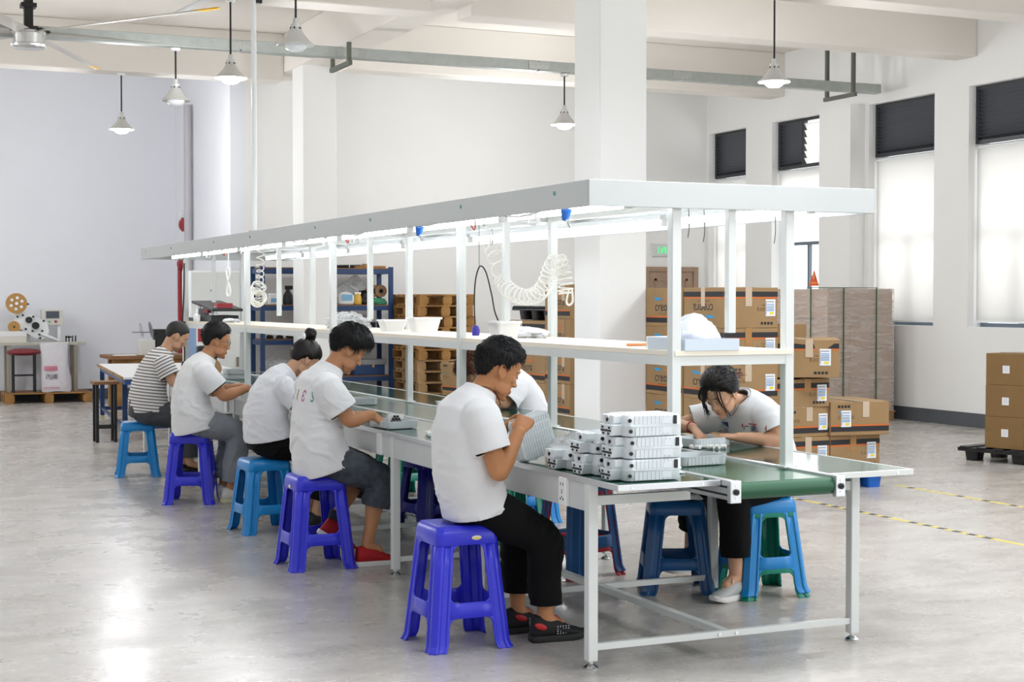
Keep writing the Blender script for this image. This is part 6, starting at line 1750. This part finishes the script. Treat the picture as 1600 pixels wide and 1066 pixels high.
# ================= man in the striped shirt
M_str = bpy.data.materials.new('striped_jersey'); M_str.use_nodes = True
nt = M_str.node_tree; b = nt.nodes['Principled BSDF']; tc = nt.nodes.new('ShaderNodeAttribute'); tc.attribute_name = 'stripe'
r = nt.nodes.new('ShaderNodeValToRGB'); r.color_ramp.interpolation = 'CONSTANT'; r.color_ramp.elements[0].color = lin('#e9e7e4'); r.color_ramp.elements[1].position = .57; r.color_ramp.elements[1].color = lin('#7d7677')
mt = nt.nodes.new('ShaderNodeMath'); mt.operation = 'FRACT'; nt.links.new(tc.outputs['Fac'], mt.inputs[0]); nt.links.new(mt.outputs[0], r.inputs[0]); nt.links.new(r.outputs[0], b.inputs['Base Color']); b.inputs['Roughness'].default_value = .8
P5 = dict(head=(2.71, 12.8, 1.135), haz=-4, tilt=33, lat=(.05, 1, 0), skin=SK3, tee=M_str, pants=K_dgrey, vs=.0055, vsc=.008,
    spine=[(2.43, 12.8, .525), (2.45, 12.8, .67), (2.49, 12.8, .81), (2.555, 12.8, .92), (2.61, 12.8, 1.005)], wd=[.155, .145, .155, .155, .075], dp=[.105, .105, .105, .09, .05],
    shirt=[((2.475, 12.8, .525), .185, .15), ((2.475, 12.8, .60), .18, .142), ((2.475, 12.8, .68), .178, .135), ((2.49, 12.8, .77), .18, .128), ((2.525, 12.8, .86), .182, .12), ((2.565, 12.8, .935), .172, .108), ((2.60, 12.8, .985), .115, .086), ((2.625, 12.8, 1.012), .074, .066), ((2.635, 12.8, 1.026), .066, .06)],
    shR=(2.565, 12.62, .92), elR=(2.64, 12.58, .765), wrR=(2.82, 12.68, .815), handR=((.9, .2, -.2), (0, .4, -.8), 1, cur),
    shL=(2.565, 12.98, .92), elL=(2.66, 13.02, .78), wrL=(2.82, 12.9, .815), handL=((.9, -.25, -.2), (0, -.4, -.8), -1, cur),
    hipR=(2.44, 12.71, .525), knR=(2.80, 12.68, .47), anR=(2.79, 12.70, .10), toeR=(1, -.02, 0), cutR=.86,
    hipL=(2.44, 12.89, .525), knL=(2.80, 12.93, .47), anL=(2.78, 12.92, .10), toeL=(1, .02, 0), cutL=.86, leg=(.108, .1, .082, .076, .07), slr=.08, slv=.66, seed=41, wamp=.008, collar=False)
t, H, s, shirt, BV = person((2.40, 12.86, .44), 'man in grey and white striped tee and charcoal trousers', P5)
me = shirt.data; P = coords(me)+np.array((2.40, 12.86, .44)); zz = P[:, 2]+.12*(P[:, 0]-2.5)
arm = np.zeros(len(P))
for sd in 'RL':
    sh, el = np.array(P5['sh'+sd]), np.array(P5['el'+sd]); d = (el-sh)/np.linalg.norm(el-sh)
    isarm = (np.abs(P[:, 1]-12.8) > .205) & (np.linalg.norm(P-sh, axis=1) < .22)
    zz = np.where(isarm, -(P-sh)@d+sh[2], zz)
set_attr(me, 'stripe', zz/.0255)
hl5 = [(0, .072), (35, .07), (55, .05), (72, .01), (84, .014), (95, .026), (112, .01), (125, -.025), (150, -.05), (180, -.055)]
obj('hair', hair_cap(H, s, hl5, lambda D, az: .002+.008*np.clip(D[:, 2]+.05, 0, 1), .0015, 45, locks=0), mat('cropped_hair', '#2b2623', .6, var=.3, vscale=60), t, smooth=60)
obj('eyebrows', face_marks(H, s), H_black, t)
for sd in 'RL': shoe(t, (P5['an'+sd][0], P5['an'+sd][1], .076), P5['toe'+sd], mat('black_leather', '#161617', .35), M_sole_b, low=True, label='black loafer')

# ================= front woman on the window side
P6 = dict(head=(3.975, 6.385, .995), haz=204, tilt=36, lat=(0.12, -1, 0), skin=SK3, tee=W_tee, pants=K_black, vs=.004, vsc=.0065, female=True, hs=.89,
    spine=[(4.255, 6.43, .565), (4.255, 6.43, .69), (4.225, 6.43, .80), (4.165, 6.42, .885), (4.105, 6.41, .935)], wd=[.15, .125, .135, .14, .07], dp=[.095, .085, .09, .08, .045],
    shirt=[((4.215, 6.43, .535), .18, .14), ((4.235, 6.43, .60), .175, .13), ((4.245, 6.43, .68), .168, .12), ((4.23, 6.43, .77), .168, .116), ((4.195, 6.425, .85), .165, .108), ((4.155, 6.42, .905), .155, .096), ((4.11, 6.41, .945), .105, .078), ((4.085, 6.405, .965), .072, .064), ((4.076, 6.403, .974), .066, .058)],
    shL=(4.165, 6.265, .885), elL=(4.185, 6.20, .775), wrL=(3.995, 6.28, .792), handL=((-.75, .5, .05), (-.2, .2, -.9), -1, (30, 45, 35)),
    shR=(4.11, 6.575, .885), elR=(3.885, 6.68, .82), wrR=(3.885, 6.50, .825), handR=((.15, -.75, -.55), (-.2, .3, -.9), 1, (20, 35, 30)),
    hipL=(4.245, 6.345, .56), knL=(4.02, 6.345, .515), anL=(4.035, 6.345, .105), toeL=(-1, -.25, 0), cutL=.74,
    hipR=(4.245, 6.52, .56), knR=(4.12, 6.86, .50), anR=(4.14, 6.95, .135), toeR=(-1, .0, 0), cutR=.66,
    leg=(.098, .09, .08, .074, .064), slr=.072, slv=.66, seed=51, arm=.86, neck=.046, hsz=.9)
t, H, s, shirt, BV = person((4.235, 6.44, .482), 'woman in printed white tee leaning over the right bench, dark reddish hair', P6)
hl6 = [(0, .080), (30, .068), (50, .048), (68, .012), (85, -.005), (100, -.02), (115, -.04), (135, -.06), (180, -.07)]
def comb6(d): return (-1, 0, -.35) if d[2] < .5 else (-.5, d[1]*1.2, -.2)
S_ = H @ Matrix.Scale(s, 4)
hb = hair_cap(H, s, hl6, lambda D, az: .014+.016*np.clip(D[:, 2]+.2, 0, 1), .002, 55, locks=1800, llen=.034, lrad=.0011, comb=comb6, lift=.0)
r_ = random.Random(8)
for sg, nk_ in ((-1, 26), (1, 5)):
    for k in range(nk_):
        y0 = sg*(.012+.05*r_.random()); z0 = .088-.3*max(0, abs(y0)-.03)
        pts = [(.07, y0, z0+.012), (.098, y0*1.25, z0-.03), (.094+r_.uniform(-.01, .012), sg*(.052+.018*r_.random()), -.01), (.08+r_.uniform(-.02, .03), sg*(.064+.022*r_.random()), -.075-.035*r_.random())]
        add_tube(hb, [S_ @ V(p) for p in bez(pts, 4)], [.002]*8+[.0018, .0015, .0012, .0008, .0003], 5)
obj('hair', hb, H_brown, t, smooth=60)
bm = nbm()
for k in range(60):
    a = r_.uniform(0, 6.28); q = r_.random()**.5*.022
    p0 = V((-.098, 0, .012)); e_ = V((-.20+r_.uniform(-.02, .02), r_.uniform(-.03, .03), -.02+r_.uniform(-.03, .02)))
    add_tube(bm, [S_ @ p for p in bez([p0+V((0, q*math.cos(a), q*math.sin(a))), p0+V((-.035, q*1.2*math.cos(a), .01+q*math.sin(a))), e_], 4)], [.004, .0045, .0045, .004, .0035, .003, .0025, .002, .0008], 5)
obj('ponytail', bm, H_redend, t, smooth=60)
obj('eyebrows', face_marks(H, s, who='f'), H_brown, t)
obj('necklace', tube(bez([(4.10, 6.335, .985), (4.05, 6.34, .945), (4.03, 6.36, .90), (4.035, 6.40, .885), (4.02, 6.43, .92)], 6), .0013, 5), K_black, t)
a_, b_ = V(P6['elR']), V(P6['wrR']); d = (b_-a_).normalized(); u = d.orthogonal().normalized(); w_ = d.cross(u); q = a_.lerp(b_, .93)
obj('bracelet', tube([q+(u*math.cos(2*PI*k/20)+w_*math.sin(2*PI*k/20))*.0275 for k in range(20)], .0028, 6, closed=True), M_red, t, smooth=60)
PT = [mat('patch_navy', '#35437e', .6), mat('patch_red', '#c4423f', .6), mat('patch_white', '#f4f4f4', .6), mat('patch_ink', '#3c4770', .6)]
MM = T(3.83, 6.09, .795) @ RZ(-28)
def fr_(x0, x1, z0, z1): return [(x0, z0), (x1, z0), (x1, z1), (x0, z1)]
draw_on(None, BV, None, MM, [(fr_(.0, .062, .0, .05), 0, 0, 0, 0, 0), ('TIDE', .02, .032, .032, 2, 1), (fr_(.006, .056, .006, .018), 0, 0, 0, 1, 0)], shirt, 'navy_patch', PT)
q = draw_on(None, BV, None, MM, [(fr_(.09, .195, .0, .006), 0, -.02, 0, 1, 0) if False else (fr_(.09, .195, -.02, -.014), 0, 0, 0, 1, 0), (fr_(.09, .195, .05, .056), 0, 0, 0, 1, 0), (fr_(.09, .096, -.014, .05), 0, 0, 0, 1, 0), (fr_(.189, .195, -.014, .05), 0, 0, 0, 1, 0), ('广東体', .034, .142, .03, 3, .9), ('联動', .028, .146, -.002, 1, .9)], shirt, 'framed_print', PT)
M_cs = mat('grey_canvas_shoe', '#b8bab8', .75, bump=.2, bscale=200)
shoe(t, (4.035, 6.345, .076), (-1, -.3, 0), M_cs, M_ws, L=.235, w=.042, lace=M_wire, label='pale grey canvas shoe flat on the floor')
shoe(t, (4.14, 6.95, .106), (-1, .0, 0), M_cs, M_ws, L=.235, w=.042, lace=M_wire, label='pale grey canvas shoe tucked back')

# ================= auburn haired worker across the belt
P7 = dict(head=(3.88, 9.2, .985), haz=182, tilt=62, lat=(0, -1, 0), skin=SK3, tee=W_tee2, pants=K_dgrey, vs=.006, vsc=.009, female=True, hs=.92,
    spine=[(4.23, 9.16, .55), (4.23, 9.16, .68), (4.19, 9.16, .80), (4.11, 9.17, .89), (4.02, 9.18, .945)], wd=[.15, .13, .14, .145, .07], dp=[.10, .09, .095, .09, .055],
    shirt=[((4.20, 9.16, .52), .185, .145), ((4.215, 9.16, .60), .18, .135), ((4.22, 9.16, .69), .172, .125), ((4.195, 9.16, .79), .172, .12), ((4.145, 9.165, .87), .168, .112), ((4.09, 9.17, .92), .155, .1), ((4.03, 9.18, .95), .105, .08), ((3.995, 9.185, .965), .072, .064), ((3.985, 9.187, .97), .066, .058)],
    shL=(4.08, 9.00, .89), elL=(3.97, 8.95, .785), wrL=(3.80, 9.05, .80), handL=((-.8, .4, -.2), (0, .3, -.9), -1, cur),
    shR=(4.08, 9.34, .89), elR=(4.03, 9.42, .775), wrR=(3.86, 9.34, .80), handR=((-.8, -.4, -.2), (0, -.3, -.9), 1, cur),
    hipL=(4.22, 9.07, .54), knL=(3.94, 9.04, .51), anL=(3.96, 9.04, .10), toeL=(-1, 0, 0), cutL=.85,
    hipR=(4.22, 9.25, .54), knR=(3.94, 9.30, .51), anR=(3.96, 9.30, .10), toeR=(-1, 0, 0), cutR=.85, seed=61, arm=.9, neck=.046, slr=.078, slv=.95)
t, H, s, shirt, BV = person((4.22, 9.17, .46), 'worker in white with auburn hair bending low across the belt', P7)
obj('hair', hair_cap(H, s, hl6, lambda D, az: .016+.014*np.clip(D[:, 2]+.2, 0, 1), .005, 65, locks=500, llen=.07, lrad=.0026, comb=lambda d: (.2, d[1]*.8, -1), lift=.12), H_aub, t, smooth=60)
for sd in 'RL': shoe(t, (P7['an'+sd][0], P7['an'+sd][1], .076), P7['toe'+sd], M_cs, M_ws, L=.24, w=.042)
# separate pieces that are parts of their own become objects of their own
def split_islands(o):
    me = o.data; n = len(me.vertices); p = list(range(n))
    def f(a):
        while p[a] != a: p[a] = p[p[a]]; a = p[a]
        return a
    for e in me.edges:
        a, b = f(e.vertices[0]), f(e.vertices[1])
        if a != b: p[a] = b
    g = {}
    for i in range(n): g.setdefault(f(i), []).append(i)
    if len(g) < 2: return
    groups = list(g.values()); base = o.name.split('.')[0]
    for k, vs in enumerate(groups):
        keep = set(vs); bm = nbm(); bm.from_mesh(me)
        bm.verts.ensure_lookup_table()
        bmesh.ops.delete(bm, geom=[v for v in bm.verts if v.index not in keep], context='VERTS')
        m2 = bpy.data.meshes.new(base); bm.to_mesh(m2); bm.free()
        for mm in me.materials: m2.materials.append(mm) if len(m2.materials) < len(me.materials) else None
        c = o.copy(); c.data = m2; C.objects.link(c); MW[c.name] = MW[o.name].copy()
    bpy.data.objects.remove(o)
SPLIT = {'joint_plate', 'trunking_cover', 'trunking_body', 'cross_beam', 'coiled_slack', 'plain_pad', 'side_hole', 'latch', 'red_lead', 'vent_slot', 'trim_screw', 'rail_bolt', 'fascia_screw',
         'drive_roller', 'guide_roller', 'pillar_pin', 'canopy_purlin', 'shelf_beam', 'string', 'rod', 'reel_arm', 'box_stand', 'heel_flash', 'screw', 'low_rail', 'sensor_bracket', 'red_clamp', 'eyebrows'}
for o in [o for o in bpy.data.objects if o.type == 'MESH' and o.parent and not o.children and (o.name.split('.')[0] in SPLIT or (o.name.split('.')[0] == 'stretcher' and o.parent.name.split('.')[0] != 'plastic_stool'))]:
    split_islands(o)
# ------------------------------------------------------------------ daylight, lamps, added fill lights and camera
w = bpy.data.worlds.new('daylight'); bpy.context.scene.world = w; w.use_nodes = True
_nt = w.node_tree; _bg = _nt.nodes['Background']; _bg.inputs['Color'].default_value = (.95, .975, 1.0, 1)
_tc = _nt.nodes.new('ShaderNodeTexCoord'); _sx = _nt.nodes.new('ShaderNodeSeparateXYZ'); _mr = _nt.nodes.new('ShaderNodeMapRange'); _mr.interpolation_type = 'SMOOTHSTEP'
_nt.links.new(_tc.outputs['Generated'], _sx.inputs[0]); _nt.links.new(_sx.outputs['X'], _mr.inputs['Value'])
_mr.inputs['From Min'].default_value = .25; _mr.inputs['From Max'].default_value = .6; _mr.inputs['To Min'].default_value = WORLD; _mr.inputs['To Max'].default_value = SKYX
_nt.links.new(_mr.outputs[0], _bg.inputs['Strength'])       # overcast sky, brighter on the window side
def lamp_light(x, y, z, p, size=.2, nm='pendant_and_fill_light'):
    l = bpy.data.lights.new(nm, 'AREA'); l.shape = 'DISK'; l.size = size; l.energy = p; l.color = (.95, .975, 1.); l.spread = math.radians(165)
    o = bpy.data.objects.new(nm, l); C.objects.link(o); o.location = (x, y, z)
for x, y, z in ((3.38, 19.0, 3.37), (3.45, 13.9, 3.33), (7.55, 15.4, 3.25), (8.08, 12.09, 3.33)):
    l = bpy.data.lights.new('pendant_and_fill_light', 'POINT'); l.energy = LAMP*.42; l.shadow_soft_size = .11; l.color = (.96, .98, 1.)
    o = bpy.data.objects.new('pendant_and_fill_light', l); C.objects.link(o); o.location = (x, y, z-.03)
for x, y, f_ in ((8.0, 17.4, .3), (8.0, 8.0, .3), (-1.4, 20.0, .75), (-1.6, 15.5, .6)):  # added points with no lamp there, to brighten the hall's back and walls
    l = bpy.data.lights.new('pendant_and_fill_light', 'POINT'); l.energy = LAMP*f_; l.shadow_soft_size = .2; l.color = (.96, .98, 1.)
    o = bpy.data.objects.new('pendant_and_fill_light', l); C.objects.link(o); o.location = (x, y, 3.3)
for x, y in ((-2.6, 19), (-2.6, 14.5), (-3.2, 10), (-3.2, 5), (3.45, 9.5), (3.45, 5), (8.08, 7.6), (8.08, 3.2), (3.4, .6), (-3.2, .5)): lamp_light(x, y, 3.6, LAMP*(.34 if x > 0 else .12), 1.0)
cam = bpy.data.cameras.new('camera'); co = bpy.data.objects.new('camera', cam); C.objects.link(co)
cam.sensor_width = 36; cam.lens = 2420/1600*36; cam.clip_end = 200
pitch = math.atan(66.3/2420); yaw = math.atan(1087/2420)
co.location = (0, 0, 1.452); co.rotation_euler = (PI/2-pitch, 0, -yaw)
sc = bpy.context.scene; sc.camera = co
sc.view_settings.view_transform = 'Standard'; sc.view_settings.look = 'None'; sc.view_settings.exposure = EXPO; sc.view_settings.gamma = 1
